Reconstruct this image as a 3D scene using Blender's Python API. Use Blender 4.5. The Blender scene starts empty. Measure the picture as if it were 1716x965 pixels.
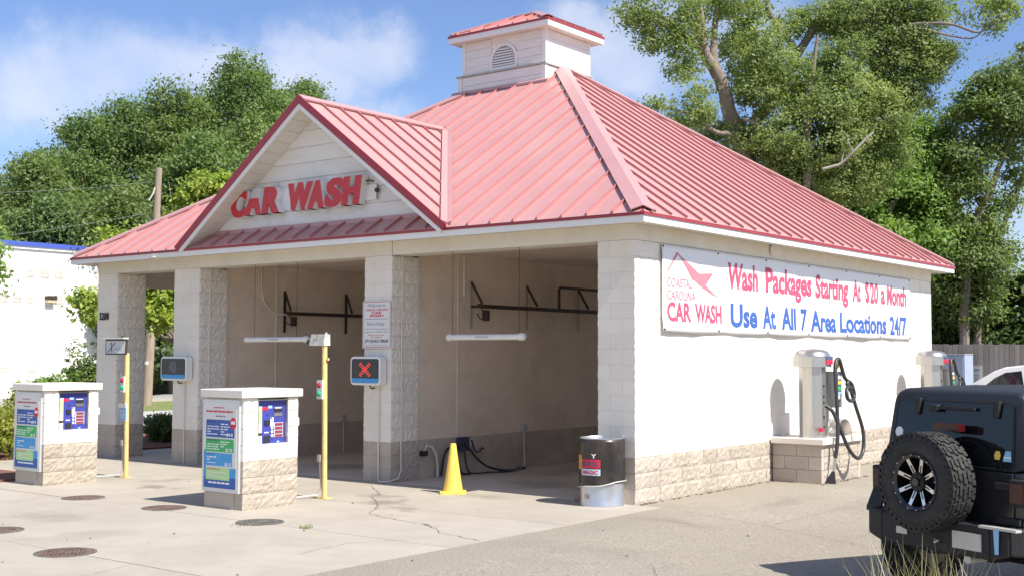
import bpy, math, random
import numpy as np
from mathutils import Vector, Matrix
random.seed(7); RNG = np.random.default_rng(7)
sc = bpy.context.scene
COL = sc.collection
R = math.radians
PI = math.pi

# ------------------------------------------------------------------ camera
CAM = Vector((8.4907, -13.5889, 1.956))
RIGHT = Vector((0.79040, 0.61258, 0.00258)).normalized()
UPV = Vector((0.03135, -0.04465, 0.99851)).normalized()
FWD = RIGHT.cross(UPV) * -1.0
FPX = 2034.67
cam_data = bpy.data.cameras.new('camera')
cam = bpy.data.objects.new('camera', cam_data); COL.objects.link(cam)
cam_data.sensor_width = 36.0
cam_data.lens = FPX / 1716.0 * 36.0
cam_data.clip_start = 0.1
cam_data.clip_end = 6000
_f = Vector((-0.61179, 0.78914, 0.05449)).normalized()
FWD = _f
_m = Matrix((RIGHT, RIGHT.cross(-_f) * -1.0, -_f)).transposed()
_up = (-_f).cross(RIGHT)
_m = Matrix((RIGHT, _up, -_f)).transposed()
cam.matrix_world = Matrix.Translation(CAM) @ _m.to_4x4()
sc.camera = cam

# ------------------------------------------------------------------ light
SUN_EL, SUN_AZ = 50.0, 1.5          # elevation; azimuth measured from +X towards -Y
sun_dir = Vector((math.cos(R(SUN_EL)) * math.cos(R(SUN_AZ)), -math.cos(R(SUN_EL)) * math.sin(R(SUN_AZ)), math.sin(R(SUN_EL))))
sd = bpy.data.lights.new('sun', 'SUN'); sd.energy = 2.85; sd.angle = R(0.53); sd.color = (1.0, 0.945, 0.85)
sun = bpy.data.objects.new('sun', sd); COL.objects.link(sun)
sun.rotation_euler = sun_dir.to_track_quat('Z', 'Y').to_euler()
sc.view_settings.view_transform = 'Standard'; sc.view_settings.look = 'None'
sc.view_settings.gamma = 1.0; sc.view_settings.exposure = 1.42
sc.view_settings.use_curve_mapping = False

w = bpy.data.worlds.new('World'); sc.world = w; w.use_nodes = True
nt = w.node_tree; N = nt.nodes; L = nt.links; N.clear()
def nd(t, **k):
    n = N.new(t)
    for a, b in k.items(): setattr(n, a, b)
    return n
out = nd('ShaderNodeOutputWorld'); bg = nd('ShaderNodeBackground')
sky = nd('ShaderNodeTexSky', sky_type='NISHITA'); sky.sun_disc = False
sky.sun_elevation = R(SUN_EL); sky.sun_rotation = R(90 + SUN_AZ)
sky.altitude = 0; sky.air_density = 1.0; sky.dust_density = 0.7; sky.ozone_density = 2.2
bg.inputs['Strength'].default_value = 0.052
tc = nd('ShaderNodeTexCoord')
def sky_dir(px, py):
    v = _f + RIGHT * ((px - 858) / FPX) - _up * ((py - 482.5) / FPX)
    return v.normalized()
# clouds: soft noise-edged banks in the sky; the out-of-view set is added fill light
warp = nd('ShaderNodeTexNoise'); warp.inputs['Scale'].default_value = 9.0; warp.inputs['Detail'].default_value = 7.0; warp.inputs['Roughness'].default_value = 0.62
L.new(tc.outputs['Generated'], warp.inputs['Vector'])
sub = nd('ShaderNodeVectorMath', operation='SUBTRACT'); sub.inputs[1].default_value = (0.5, 0.5, 0.5)
L.new(warp.outputs['Color'], sub.inputs[0])
scl = nd('ShaderNodeVectorMath', operation='SCALE'); scl.inputs['Scale'].default_value = 0.10
L.new(sub.outputs[0], scl.inputs[0])
add = nd('ShaderNodeVectorMath', operation='ADD'); L.new(tc.outputs['Generated'], add.inputs[0]); L.new(scl.outputs[0], add.inputs[1])
total = None
CL = [(90, 140, .075, 1.0), (210, 120, .075, 1.0), (320, 130, .07, 1.0), (400, 130, .05, .8), (0, 150, .05, .7), (520, 120, .075, .95), (600, 70, .06, .9), (480, 170, .05, .7),
      (1010, 60, .06, .9), (1060, 110, .065, 1.0), (1120, 40, .06, .8), (960, 160, .05, .6), (1200, 60, .07, .7), (640, 190, .05, .6), (1600, 480, .12, .6), (1700, 420, .1, .5), (-300, 120, .1, .9), (-700, 60, .14, .9), (2100, 100, .14, .9), (2600, 0, .16, .9), (300, -500, .16, .7), (1400, -600, .15, .7)]
FILL_DIRS = [((-.2, -.9, .30), .30), ((.5, -.8, .35), .32), ((-.8, -.5, .30), .28), ((.9, -.3, .25), .22), ((.1, -.7, .75), .30), ((-.6, -.2, .8), .25), ((.6, .7, .3), .22), ((.3, -.4, .95), .2), ((-.4, -.85, .6), .28)]  # big cloud banks added out of view to brighten shaded surfaces
for px, py, r, a in CL + [(v, None, r*1.25, .95) for v, r in FILL_DIRS]:
    d = sky_dir(px, py) if py is not None else Vector(px).normalized()
    sb = nd('ShaderNodeVectorMath', operation='SUBTRACT'); L.new(add.outputs[0], sb.inputs[0]); sb.inputs[1].default_value = d
    sq = nd('ShaderNodeVectorMath', operation='MULTIPLY'); L.new(sb.outputs[0], sq.inputs[0]); sq.inputs[1].default_value = (1, 1, 1.7)
    ln = nd('ShaderNodeVectorMath', operation='LENGTH'); L.new(sq.outputs[0], ln.inputs[0])
    mr = nd('ShaderNodeMapRange', interpolation_type='SMOOTHERSTEP'); mr.inputs['From Min'].default_value = r * 1.15; mr.inputs['From Max'].default_value = r * 0.2
    mr.inputs['To Min'].default_value = 0; mr.inputs['To Max'].default_value = a
    L.new(ln.outputs['Value'], mr.inputs['Value'])
    if total is None: total = mr.outputs[0]
    else:
        mx = nd('ShaderNodeMath', operation='MAXIMUM'); L.new(total, mx.inputs[0]); L.new(mr.outputs[0], mx.inputs[1]); total = mx.outputs[0]
n2 = nd('ShaderNodeTexNoise'); n2.inputs['Scale'].default_value = 5.0; n2.inputs['Detail'].default_value = 8.0; n2.inputs['Roughness'].default_value = 0.6
L.new(tc.outputs['Generated'], n2.inputs['Vector'])
mr2 = nd('ShaderNodeMapRange'); mr2.inputs['From Min'].default_value = .3; mr2.inputs['From Max'].default_value = .62; mr2.inputs['To Min'].default_value = .45; mr2.inputs['To Max'].default_value = 1.0
L.new(n2.outputs['Fac'], mr2.inputs['Value'])
ml = nd('ShaderNodeMath', operation='MULTIPLY'); L.new(total, ml.inputs[0]); L.new(mr2.outputs[0], ml.inputs[1])
m8 = nd('ShaderNodeMath', operation='MULTIPLY'); L.new(ml.outputs[0], m8.inputs[0]); m8.inputs[1].default_value = .64
mixc = nd('ShaderNodeMix', data_type='RGBA'); mixc.inputs['B'].default_value = (7.6, 7.6, 8.0, 1)
L.new(m8.outputs[0], mixc.inputs['Factor'])
gain = nd('ShaderNodeVectorMath', operation='MULTIPLY'); gain.inputs[1].default_value = (.93, 1.0, 1.22)
L.new(sky.outputs[0], gain.inputs[0])
L.new(gain.outputs[0], mixc.inputs['A'])
L.new(mixc.outputs['Result'], bg.inputs['Color']); L.new(bg.outputs[0], out.inputs[0])

def sight(px, py, d):
    """a point seen at that place of the photograph, d metres deep"""
    return CAM + (_f + RIGHT * ((px - 858) / FPX) - _up * ((py - 482.5) / FPX)) * d
def sight_y(px, py, Y):
    v = _f + RIGHT * ((px - 858) / FPX) - _up * ((py - 482.5) / FPX)
    return CAM + v * ((Y - CAM.y) / v.y)
def ground_z(x, y):
    return -0.045 * max(0.0, min(x, 9.0) - 1.0) if y < 14 else -0.045 * max(0.0, min(x, 9.0) - 1.0) * max(0, 1 - (y - 14) / 6)

# ------------------------------------------------------------------ materials
def mat(name, col, rough=.7, metal=0.0, var=.12, scale=3.0, bump=0.0, bscale=60.0, dirt=None, dscale=1.2, damt=.5, spec=.4, objrand=0.0, coat=0.0, detail=6.0, stretch=(1, 1, 1), trans=0.0, world=False):
    m = bpy.data.materials.new(name); m.use_nodes = True
    t = m.node_tree; n = t.nodes; l = t.links
    b = n['Principled BSDF']
    b.inputs['Roughness'].default_value = rough; b.inputs['Metallic'].default_value = metal
    b.inputs['Specular IOR Level'].default_value = spec
    if coat: b.inputs['Coat Weight'].default_value = coat; b.inputs['Coat Roughness'].default_value = .15
    tcn = n.new('ShaderNodeTexCoord'); mp = n.new('ShaderNodeMapping'); mp.inputs['Scale'].default_value = stretch
    if world: l.new(n.new('ShaderNodeNewGeometry').outputs['Position'], mp.inputs['Vector'])
    else: l.new(tcn.outputs['Object'], mp.inputs['Vector'])
    vec = mp.outputs[0]
    oi = n.new('ShaderNodeObjectInfo')
    if objrand and not world:
        av = n.new('ShaderNodeVectorMath'); av.operation = 'ADD'
        sv = n.new('ShaderNodeVectorMath'); sv.operation = 'SCALE'; sv.inputs[0].default_value = (13, 29, 7); l.new(oi.outputs['Random'], sv.inputs['Scale'])
        l.new(vec, av.inputs[0]); l.new(sv.outputs[0], av.inputs[1]); vec = av.outputs[0]
    no = n.new('ShaderNodeTexNoise'); no.inputs['Scale'].default_value = scale; no.inputs['Detail'].default_value = detail; no.inputs['Roughness'].default_value = .65
    l.new(vec, no.inputs['Vector'])
    mr = n.new('ShaderNodeMapRange'); mr.inputs['From Min'].default_value = .25; mr.inputs['From Max'].default_value = .75
    mr.inputs['To Min'].default_value = 1 - var; mr.inputs['To Max'].default_value = 1 + var
    l.new(no.outputs['Fac'], mr.inputs['Value'])
    fac = mr.outputs[0]
    if objrand:
        mo = n.new('ShaderNodeMapRange'); mo.inputs['To Min'].default_value = 1 - objrand; mo.inputs['To Max'].default_value = 1 + objrand
        l.new(oi.outputs['Random'], mo.inputs['Value'])
        mm = n.new('ShaderNodeMath'); mm.operation = 'MULTIPLY'; l.new(fac, mm.inputs[0]); l.new(mo.outputs[0], mm.inputs[1]); fac = mm.outputs[0]
    vm = n.new('ShaderNodeVectorMath'); vm.operation = 'SCALE'; vm.inputs[0].default_value = col[:3]
    l.new(fac, vm.inputs['Scale'])
    c = vm.outputs[0]
    if dirt:
        nn = n.new('ShaderNodeTexNoise'); nn.inputs['Scale'].default_value = dscale; nn.inputs['Detail'].default_value = 8; nn.inputs['Roughness'].default_value = .7
        l.new(vec, nn.inputs['Vector'])
        r2 = n.new('ShaderNodeMapRange'); r2.inputs['From Min'].default_value = .48; r2.inputs['From Max'].default_value = .72; r2.inputs['To Max'].default_value = damt
        l.new(nn.outputs['Fac'], r2.inputs['Value'])
        mx = n.new('ShaderNodeMix'); mx.data_type = 'RGBA'; mx.inputs['B'].default_value = (*dirt, 1)
        l.new(r2.outputs[0], mx.inputs['Factor']); l.new(c, mx.inputs['A']); c = mx.outputs['Result']
    l.new(c, b.inputs['Base Color'])
    if bump:
        nb = n.new('ShaderNodeTexNoise'); nb.inputs['Scale'].default_value = bscale; nb.inputs['Detail'].default_value = 5
        l.new(vec, nb.inputs['Vector'])
        bp = n.new('ShaderNodeBump'); bp.inputs['Strength'].default_value = bump; bp.inputs['Distance'].default_value = .01
        l.new(nb.outputs['Fac'], bp.inputs['Height']); l.new(bp.outputs[0], b.inputs['Normal'])
    if trans:
        # thin leaves let some light through
        tr = n.new('ShaderNodeBsdfTranslucent'); l.new(c, tr.inputs['Color'])
        ms = n.new('ShaderNodeMixShader'); ms.inputs[0].default_value = trans
        l.new(b.outputs[0], ms.inputs[1]); l.new(tr.outputs[0], ms.inputs[2]); l.new(ms.outputs[0], n['Material Output'].inputs['Surface'])
    return m

M = {}
M['white_paint'] = mat('white block paint', (.80, .745, .66), .6, var=.04, scale=2.2, bump=.25, bscale=90, dirt=(.56, .49, .40), dscale=1.1, damt=.45, objrand=.03, world=True)
M['tan_paint'] = mat('tan base paint', (.47, .41, .345), .75, var=.08, scale=7, bump=.5, bscale=70, dirt=(.25, .20, .15), dscale=1.6, damt=.4, objrand=.07, world=True)
M['tan_rough'] = mat('tan split stone', (.44, .385, .315), .85, var=.20, scale=30, bump=1.0, bscale=55, dirt=(.30, .22, .16), dscale=1.6, damt=.45, objrand=.08)
M['inner_paint'] = mat('bay wall paint', (.82, .685, .555), .45, var=.07, scale=1.5, bump=.2, bscale=70, dirt=(.44, .36, .28), dscale=.9, damt=.45, objrand=.012, world=True)
M['inner_tan'] = mat('bay wall base paint', (.54, .45, .37), .6, var=.1, scale=3, bump=.2, bscale=70, dirt=(.2, .15, .12), dscale=1.0, damt=.5, objrand=.05, world=True)
M['mortar'] = mat('painted mortar', (.76, .73, .68), .8, var=.08)
M['mortar_tan'] = mat('painted base mortar', (.42, .36, .30), .8, var=.1)
M['beam'] = mat('cream beam paint', (.74, .69, .59), .6, var=.07, scale=2, dirt=(.55, .45, .33), dscale=1.3, damt=.4, bump=.1, world=True)
M['trim'] = mat('white trim paint', (.80, .79, .77), .5, var=.04, scale=3, dirt=(.6, .57, .52), dscale=3, damt=.3)
M['siding'] = mat('white siding boards', (.78, .75, .72), .55, var=.06, scale=3, dirt=(.62, .57, .5), dscale=2, damt=.35, objrand=.04, stretch=(1, 1, 4), world=True)
M['soffit'] = mat('soffit boards', (.72, .68, .60), .65, var=.07, scale=3, objrand=.03, dirt=(.55, .48, .4), dscale=3, damt=.4, world=True)
M['joint'] = mat('dark caulk', (.16, .13, .11), .8)
M['roof'] = mat('faded red roof metal', (.50, .262, .252), .40, metal=0, var=.05, scale=1.1, dirt=(.55, .37, .35), dscale=.7, damt=.5, spec=.55, objrand=.035, world=True)
M['seam'] = mat('red roof seam metal', (.44, .175, .17), .42, var=.08, scale=1.5, spec=.5)
M['roof_cap'] = mat('red roof cap metal', (.50, .27, .265), .35, var=.05, scale=1.5, spec=.6, dirt=(.52, .31, .31), dscale=1, damt=.4)
M['drip'] = mat('red drip edge', (.33, .035, .05), .42, var=.1, scale=4, spec=.5)
M['deck'] = mat('roof underlay', (.30, .05, .06), .7)
M['concrete'] = mat('drive concrete', (.39, .352, .295), .85, var=.10, scale=1.6, bump=.25, bscale=120, dirt=(.29, .25, .20), dscale=.5, damt=.6, objrand=.03, detail=10)
M['floor'] = mat('bay floor concrete', (.58, .51, .44), .6, var=.12, scale=1.4, bump=.2, bscale=80, dirt=(.33, .285, .25), dscale=.7, damt=.6)
M['grey_metal'] = mat('grey conduit', (.55, .54, .50), .45, .3, var=.1)
M['cream_pipe'] = mat('painted conduit', (.70, .66, .58), .5, var=.08)
M['dark_metal'] = mat('dark painted steel', (.055, .042, .036), .5, .3, var=.25, scale=8, dirt=(.14, .09, .06), dscale=5, damt=.4)
M['yellow_post'] = mat('weathered yellow paint', (.76, .55, .22), .55, var=.12, scale=5, dirt=(.55, .26, .10), dscale=4, damt=.75)
M['yellow'] = mat('yellow cone plastic', (.88, .60, .11), .5, var=.06, scale=4, dirt=(.62, .38, .06), dscale=6, damt=.35)
M['black_rubber'] = mat('black rubber', (.022, .021, .022), .6, var=.2, scale=8)
M['hose'] = mat('black hose', (.035, .035, .038), .42, var=.15, scale=12, spec=.5)
M['plastic_white'] = mat('white plastic', (.80, .79, .76), .35, var=.03, spec=.5)
M['pvc'] = mat('white pvc tube', (.76, .75, .70), .3, var=.05, spec=.5, dirt=(.6, .58, .52), dscale=4, damt=.4)
M['screen'] = mat('dark screen', (.035, .037, .042), .22, var=.1, spec=.5)
M['red'] = mat('red print', (.62, .025, .07), .5, var=.08)
M['pink'] = mat('faded red print', (.50, .085, .16), .6, var=.1, scale=5)
M['pink_light'] = mat('light red print', (.60, .20, .25), .6, var=.1, scale=5)
M['blue'] = mat('blue print', (.05, .12, .40), .5, var=.08)
M['mid_blue'] = mat('light blue print', (.07, .33, .66), .5, var=.06)
M['pale_blue'] = mat('pale blue print', (.30, .55, .80), .5, var=.06)
M['green'] = mat('green print', (.06, .45, .12), .5, var=.06)
M['pale_green'] = mat('pale green print', (.45, .70, .30), .5, var=.06)
M['poster'] = mat('poster paper', (.74, .72, .68), .4, var=.03)
M['dark_print'] = mat('dark print', (.07, .10, .16), .6)
M['grey_print'] = mat('grey print', (.30, .34, .42), .6)
M['wire'] = mat('dull wire', (.14, .14, .14), .6)
M['white_print'] = mat('white print', (.85, .85, .84), .5, var=.02)
M['panel_blue'] = mat('control panel blue', (.055, .065, .32), .35, var=.08, spec=.5)
M['steel'] = mat('brushed stainless steel', (.50, .49, .465), .32, .85, var=.12, scale=3, stretch=(6, 6, .7), bump=.05, bscale=120)
M['alu'] = mat('aluminium frame', (.66, .67, .68), .35, .5, var=.05)
M['letter_red'] = mat('channel letter red', (.56, .028, .035), .35, var=.08, scale=3, dirt=(.4, .06, .06), dscale=3, damt=.4, spec=.5)
M['letter_return'] = mat('white letter return', (.80, .79, .76), .4, var=.05)
M['iron'] = mat('rusty manhole iron', (.155, .10, .085), .75, .2, var=.35, scale=12, bump=.6, bscale=40, dirt=(.25, .20, .15), dscale=6, damt=.7)
M['iron_grey'] = mat('grey manhole iron', (.12, .115, .10), .75, .2, var=.3, scale=12, bump=.6, bscale=40, dirt=(.25, .23, .19), dscale=6, damt=.7)

def stains(m, spots, col):
    """irregular dark spots soaked into a slab, each at a place of its own"""
    t = m.node_tree; n = t.nodes; l = t.links; b = n['Principled BSDF']; src = b.inputs['Base Color'].links[0].from_socket
    tcn = n.new('ShaderNodeTexCoord'); no = n.new('ShaderNodeTexNoise'); no.inputs['Scale'].default_value = 2.2; no.inputs['Detail'].default_value = 7; l.new(tcn.outputs['Object'], no.inputs['Vector'])
    sb = n.new('ShaderNodeVectorMath'); sb.operation = 'SUBTRACT'; sb.inputs[1].default_value = (.5, .5, .5); l.new(no.outputs['Color'], sb.inputs[0])
    sc_ = n.new('ShaderNodeVectorMath'); sc_.operation = 'SCALE'; sc_.inputs['Scale'].default_value = 1.1; l.new(sb.outputs[0], sc_.inputs[0])
    ad = n.new('ShaderNodeVectorMath'); ad.operation = 'ADD'; l.new(tcn.outputs['Object'], ad.inputs[0]); l.new(sc_.outputs[0], ad.inputs[1]); tot = None
    for x, y, rx, ry, a in spots:
        s = n.new('ShaderNodeVectorMath'); s.operation = 'SUBTRACT'; s.inputs[1].default_value = (x, y, 0); l.new(ad.outputs[0], s.inputs[0])
        k = n.new('ShaderNodeVectorMath'); k.operation = 'MULTIPLY'; k.inputs[1].default_value = (1/rx, 1/ry, 0); l.new(s.outputs[0], k.inputs[0])
        e = n.new('ShaderNodeVectorMath'); e.operation = 'LENGTH'; l.new(k.outputs[0], e.inputs[0])
        r = n.new('ShaderNodeMapRange'); r.interpolation_type = 'SMOOTHSTEP'; r.inputs['From Min'].default_value = 1.0; r.inputs['From Max'].default_value = .2; r.inputs['To Min'].default_value = 0; r.inputs['To Max'].default_value = a; l.new(e.outputs['Value'], r.inputs['Value'])
        if tot is None: tot = r.outputs[0]
        else:
            q = n.new('ShaderNodeMath'); q.operation = 'MAXIMUM'; l.new(tot, q.inputs[0]); l.new(r.outputs[0], q.inputs[1]); tot = q.outputs[0]
    mx = n.new('ShaderNodeMix'); mx.data_type = 'RGBA'; mx.inputs['B'].default_value = (*col, 1); l.new(tot, mx.inputs['Factor']); l.new(src, mx.inputs['A']); l.new(mx.outputs['Result'], b.inputs['Base Color'])
stains(M['concrete'], [(-2.75, -1.75, .55, .30, .6), (-3.3, -1.35, .5, .35, .5), (-2.1, -2.2, .5, .25, .4), (-6.6, -2.6, .6, .28, .65), (-7.3, -1.9, .5, .3, .4), (-5.0, -5.4, .9, .35, .25), (-.85, -3.12, .14, .10, .9), (-6.9, -5.9, .8, .4, .25), (-2.4, -.45, 1.2, .22, .35), (-7.2, -.5, 1.2, .2, .35), (-3.2, -6.0, .5, .9, .2)], (.15, .13, .11))
stains(M['floor'], [(-2.4, 1.4, 1.1, .8, .5), (-2.0, 4.0, .5, 3, .4), (-3.3, 4.0, .5, 3, .4), (-6.8, 1.5, 1.1, .8, .5), (-7.2, 4.5, 1.0, 2.5, .45), (-2.4, 8, 1.2, 1.6, .5)], (.13, .115, .10))
# ------------------------------------------------------------------ mesh helpers
class MB:
    def __init__(s): s.v = []; s.f = []; s.mi = []; s.m = 0; s.T = None
    def add(s, vs, fs):
        o = len(s.v)
        if s.T is not None: vs = [tuple(s.T @ Vector(p)) for p in vs]
        s.v += [tuple(p) for p in vs]
        for f in fs: s.f.append([i + o for i in f]); s.mi.append(s.m)
        return s
    def box(s, x0, y0, z0, x1, y1, z1):
        return s.add([(x0,y0,z0),(x1,y0,z0),(x1,y1,z0),(x0,y1,z0),(x0,y0,z1),(x1,y0,z1),(x1,y1,z1),(x0,y1,z1)],
                     [(0,3,2,1),(4,5,6,7),(0,1,5,4),(1,2,6,5),(2,3,7,6),(3,0,4,7)])
    def hexa(s, b, t):
        return s.add(list(b) + list(t), [(0,3,2,1),(4,5,6,7),(0,1,5,4),(1,2,6,5),(2,3,7,6),(3,0,4,7)])
    def tube(s, path, r, seg=8, caps=True):
        path = [Vector(p) for p in path]; n = len(path)
        rr = r if isinstance(r, (list, tuple)) else [r] * n
        vs = []; prev = None
        for i, p in enumerate(path):
            d = (path[min(i+1, n-1)] - path[max(i-1, 0)]).normalized()
            if prev is None:
                a = Vector((0,0,1)) if abs(d.z) < .9 else Vector((1,0,0))
                u = d.cross(a).normalized()
            else:
                u = (prev - d * prev.dot(d)).normalized()
            prev = u; w2 = d.cross(u)
            for k in range(seg):
                a = 2*PI*k/seg
                vs.append(p + (u*math.cos(a) + w2*math.sin(a)) * rr[i])
        fs = [(i*seg+k, i*seg+(k+1)%seg, (i+1)*seg+(k+1)%seg, (i+1)*seg+k) for i in range(n-1) for k in range(seg)]
        if caps: fs += [tuple(reversed(range(seg))), tuple(range((n-1)*seg, n*seg))]
        return s.add(vs, fs)
    def lathe(s, prof, c=(0,0,0), seg=24, axis='z', close=False):
        vs = []
        for (r, h) in prof:
            for k in range(seg):
                a = 2*PI*k/seg
                if axis == 'z': vs.append((c[0]+r*math.cos(a), c[1]+r*math.sin(a), c[2]+h))
                elif axis == 'y': vs.append((c[0]+r*math.cos(a), c[1]+h, c[2]+r*math.sin(a)))
                else: vs.append((c[0]+h, c[1]+r*math.cos(a), c[2]+r*math.sin(a)))
        n = len(prof)
        fs = [(i*seg+k, i*seg+(k+1)%seg, (i+1)*seg+(k+1)%seg, (i+1)*seg+k) for i in range(n-1) for k in range(seg)]
        if prof[0][0] > 1e-6: fs.append(tuple(reversed(range(seg))))
        if prof[-1][0] > 1e-6: fs.append(tuple(range((n-1)*seg, n*seg)))
        return s.add(vs, fs)
    def prism(s, poly, fn, d0, d1):
        """poly: 2-D outline; fn(u, v, d) -> xyz"""
        n = len(poly)
        vs = [fn(u, v, d0) for u, v in poly] + [fn(u, v, d1) for u, v in poly]
        fs = [tuple(range(n)), tuple(reversed(range(n, 2*n)))] + [(i, n+i, n+(i+1)%n, (i+1)%n) for i in range(n)]
        return s.add(vs, fs)
    def quad(s, a, b, c, d): return s.add([a,b,c,d], [(0,1,2,3)])
    def mesh(s, name, mats, smooth=False, fix=True):
        me = bpy.data.meshes.new(name); me.from_pydata(s.v, [], s.f)
        if not isinstance(mats, (list, tuple)): mats = [mats]
        for m in mats: me.materials.append(m)
        if len(mats) > 1: me.polygons.foreach_set('material_index', s.mi)
        if fix:
            import bmesh
            bm = bmesh.new(); bm.from_mesh(me); bmesh.ops.recalc_face_normals(bm, faces=bm.faces); bm.to_mesh(me); bm.free()
        if smooth:
            me.polygons.foreach_set('use_smooth', [True]*len(me.polygons))
            try: me.set_sharp_from_angle(angle=R(40))
            except Exception: pass
        me.update(); return me
    def build(s, name, mats, parent=None, smooth=False, kind=None, fix=True):
        o = bpy.data.objects.new(name, s.mesh(name, mats, smooth, fix)); COL.objects.link(o)
        if parent is not None: o.parent = parent
        if kind: o['kind'] = kind
        return o
def inst(name, me, parent, loc, rot=None):
    o = bpy.data.objects.new(name, me); COL.objects.link(o); o.parent = parent; o.location = loc
    if rot: o.rotation_euler = rot
    return o
def tag(o, label, cat=None, group=None):
    o['label'] = label
    if cat: o['category'] = cat
    if group: o['group'] = group
    return o
def thing(name, label, cat, loc=(0,0,0), rz=0.0, group=None):
    o = bpy.data.objects.new(name, None); COL.objects.link(o); o.location = loc; o.rotation_euler = (0,0,rz); o.empty_display_size = .2
    return tag(o, label, cat, group)
def copy_tree(o, parent=None):
    c = o.copy(); COL.objects.link(c)
    if parent is not None: c.parent = parent
    for ch in [x for x in bpy.data.objects if x.parent == o]: copy_tree(ch, c)
    return c
_tc = {}
def glyphs(s, bold=0.0, shear=0.0, extrude=0.0, spacing=1.0, res=6):
    key = (s, bold, shear, extrude, spacing, res)
    if key in _tc: return _tc[key]
    cu = bpy.data.curves.new('t', 'FONT'); cu.body = s; cu.size = 1.0; cu.offset = bold; cu.shear = shear; cu.extrude = extrude; cu.resolution_u = res; cu.space_character = spacing
    ob = bpy.data.objects.new('t', cu); COL.objects.link(ob)
    dg = bpy.context.evaluated_depsgraph_get(); me = bpy.data.meshes.new_from_object(ob.evaluated_get(dg))
    vs = [tuple(v.co) for v in me.vertices]; fs = [tuple(p.vertices) for p in me.polygons]; nz = [p.normal.z for p in me.polygons]
    COL.objects.unlink(ob); bpy.data.objects.remove(ob); bpy.data.curves.remove(cu); bpy.data.meshes.remove(me)
    _tc[key] = (vs, fs, nz); return _tc[key]
CAPH = max(v[1] for v in glyphs('H')[0])
def text(mb, s, u0, u1, v0, cap, fn, bold=.0, shear=0.0, spacing=1.0, res=3):
    """letters between u0 and u1 on baseline v0 with capital height cap; fn(u, v) -> xyz"""
    vs, fs, nz = glyphs(s, bold, shear, 0, spacing, res)
    a = min(v[0] for v in vs); b = max(v[0] for v in vs)
    mb.add([fn(u0 + (v[0]-a)/(b-a)*(u1-u0), v0 + v[1]/CAPH*cap) for v in vs], fs)
_bc = {}
def rough_block(sx, sy, sz, rough, seed, cell=.04, amp=.008, pillow=.004):
    """a masonry block centred on its middle; faces named in rough ('x','X','y','Y') are split-faced"""
    key = (round(sx,3), round(sy,3), round(sz,3), rough, seed)
    if key in _bc: return _bc[key]
    rnd = random.Random(hash((seed, round(sx,3), round(sy,3))) & 0xffff)
    nx, ny, nz_ = max(1, round(sx/cell)), max(1, round(sy/cell)), max(1, round(sz/cell))
    if 'x' not in rough and 'X' not in rough: ny = max(1, ny if ('y' in rough or 'Y' in rough) and False else 1)
    if 'y' not in rough and 'Y' not in rough: nx = 1
    if not rough: nz_ = 1
    idx = {}; vs = []
    def vert(i, j, k):
        t = (i, j, k)
        if t in idx: return idx[t]
        x, y, z = (i/nx-.5)*sx, (j/ny-.5)*sy, (k/nz_-.5)*sz
        fx = 'x' if i == 0 else 'X' if i == nx else ''
        fy = 'y' if j == 0 else 'Y' if j == ny else ''
        ez = k in (0, nz_)
        if fx and fx in rough:
            e = ez or fy
            d = rnd.uniform(-amp, amp*.3) if e else pillow + rnd.uniform(-amp, amp)
            x += d * (1 if fx == 'X' else -1)
        if fy and fy in rough:
            e = ez or fx
            d = rnd.uniform(-amp, amp*.3) if e else pillow + rnd.uniform(-amp, amp)
            y += d * (1 if fy == 'Y' else -1)
        idx[t] = len(vs); vs.append((x, y, z)); return idx[t]
    fs = []
    for i in range(nx):
        for j in range(ny):
            fs.append((vert(i,j,0), vert(i,j+1,0), vert(i+1,j+1,0), vert(i+1,j,0)))
            fs.append((vert(i,j,nz_), vert(i+1,j,nz_), vert(i+1,j+1,nz_), vert(i,j+1,nz_)))
    for i in range(nx):
        for k in range(nz_):
            fs.append((vert(i,0,k), vert(i+1,0,k), vert(i+1,0,k+1), vert(i,0,k+1)))
            fs.append((vert(i,ny,k), vert(i,ny,k+1), vert(i+1,ny,k+1), vert(i+1,ny,k)))
    for j in range(ny):
        for k in range(nz_):
            fs.append((vert(0,j,k), vert(0,j,k+1), vert(0,j+1,k+1), vert(0,j+1,k)))
            fs.append((vert(nx,j,k), vert(nx,j+1,k), vert(nx,j+1,k+1), vert(nx,j,k+1)))
    _bc[key] = (vs, fs); return _bc[key]
_bm = {}
def block_mesh(sx, sy, sz, rough, seed, m):
    key = (round(sx,3), round(sy,3), round(sz,3), rough, seed, m.name)
    if key not in _bm:
        mb = MB(); vs, fs = rough_block(sx, sy, sz, rough, seed); mb.add(vs, fs); _bm[key] = mb.mesh('block', m, fix=False)
    return _bm[key]
# ================================================================== ground
W, D, OV, ZE = 12.148, 11.465, .365, 3.766      # building width, depth, eave overhang, eave height
CO = .2032
gb = MB()
xs = [-900,-300,-120,-60,-45,-30,-22,-18,-14,-12,-10,-8,-6,-4,-2,-1,0,.4,1,1.5,2,3,4,5,6,7,8,9,11,14,20,40,120,400,900]
ys = [-400,-120,-50,-30,-20,-16,-12,-9,-7,-5,-3,-1,0,1,3,5,7,9,11,14,16,18,20,24,30,45,80,150,400,1200]
for y in ys:
    for x in xs: gb.v.append((x, y, ground_z(x, y)))
nx = len(xs)
for j in range(len(ys)-1):
    for i in range(nx-1): gb.f.append([j*nx+i, j*nx+i+1, (j+1)*nx+i+1, (j+1)*nx+i]); gb.mi.append(0)
asph = mat('worn asphalt lot', (.285, .255, .205), .9, var=.16, scale=.9, bump=.5, bscale=150, dirt=(.22, .19, .15), dscale=.45, damt=.65, detail=10)
_t = asph.node_tree; _b = _t.nodes['Principled BSDF']
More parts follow.
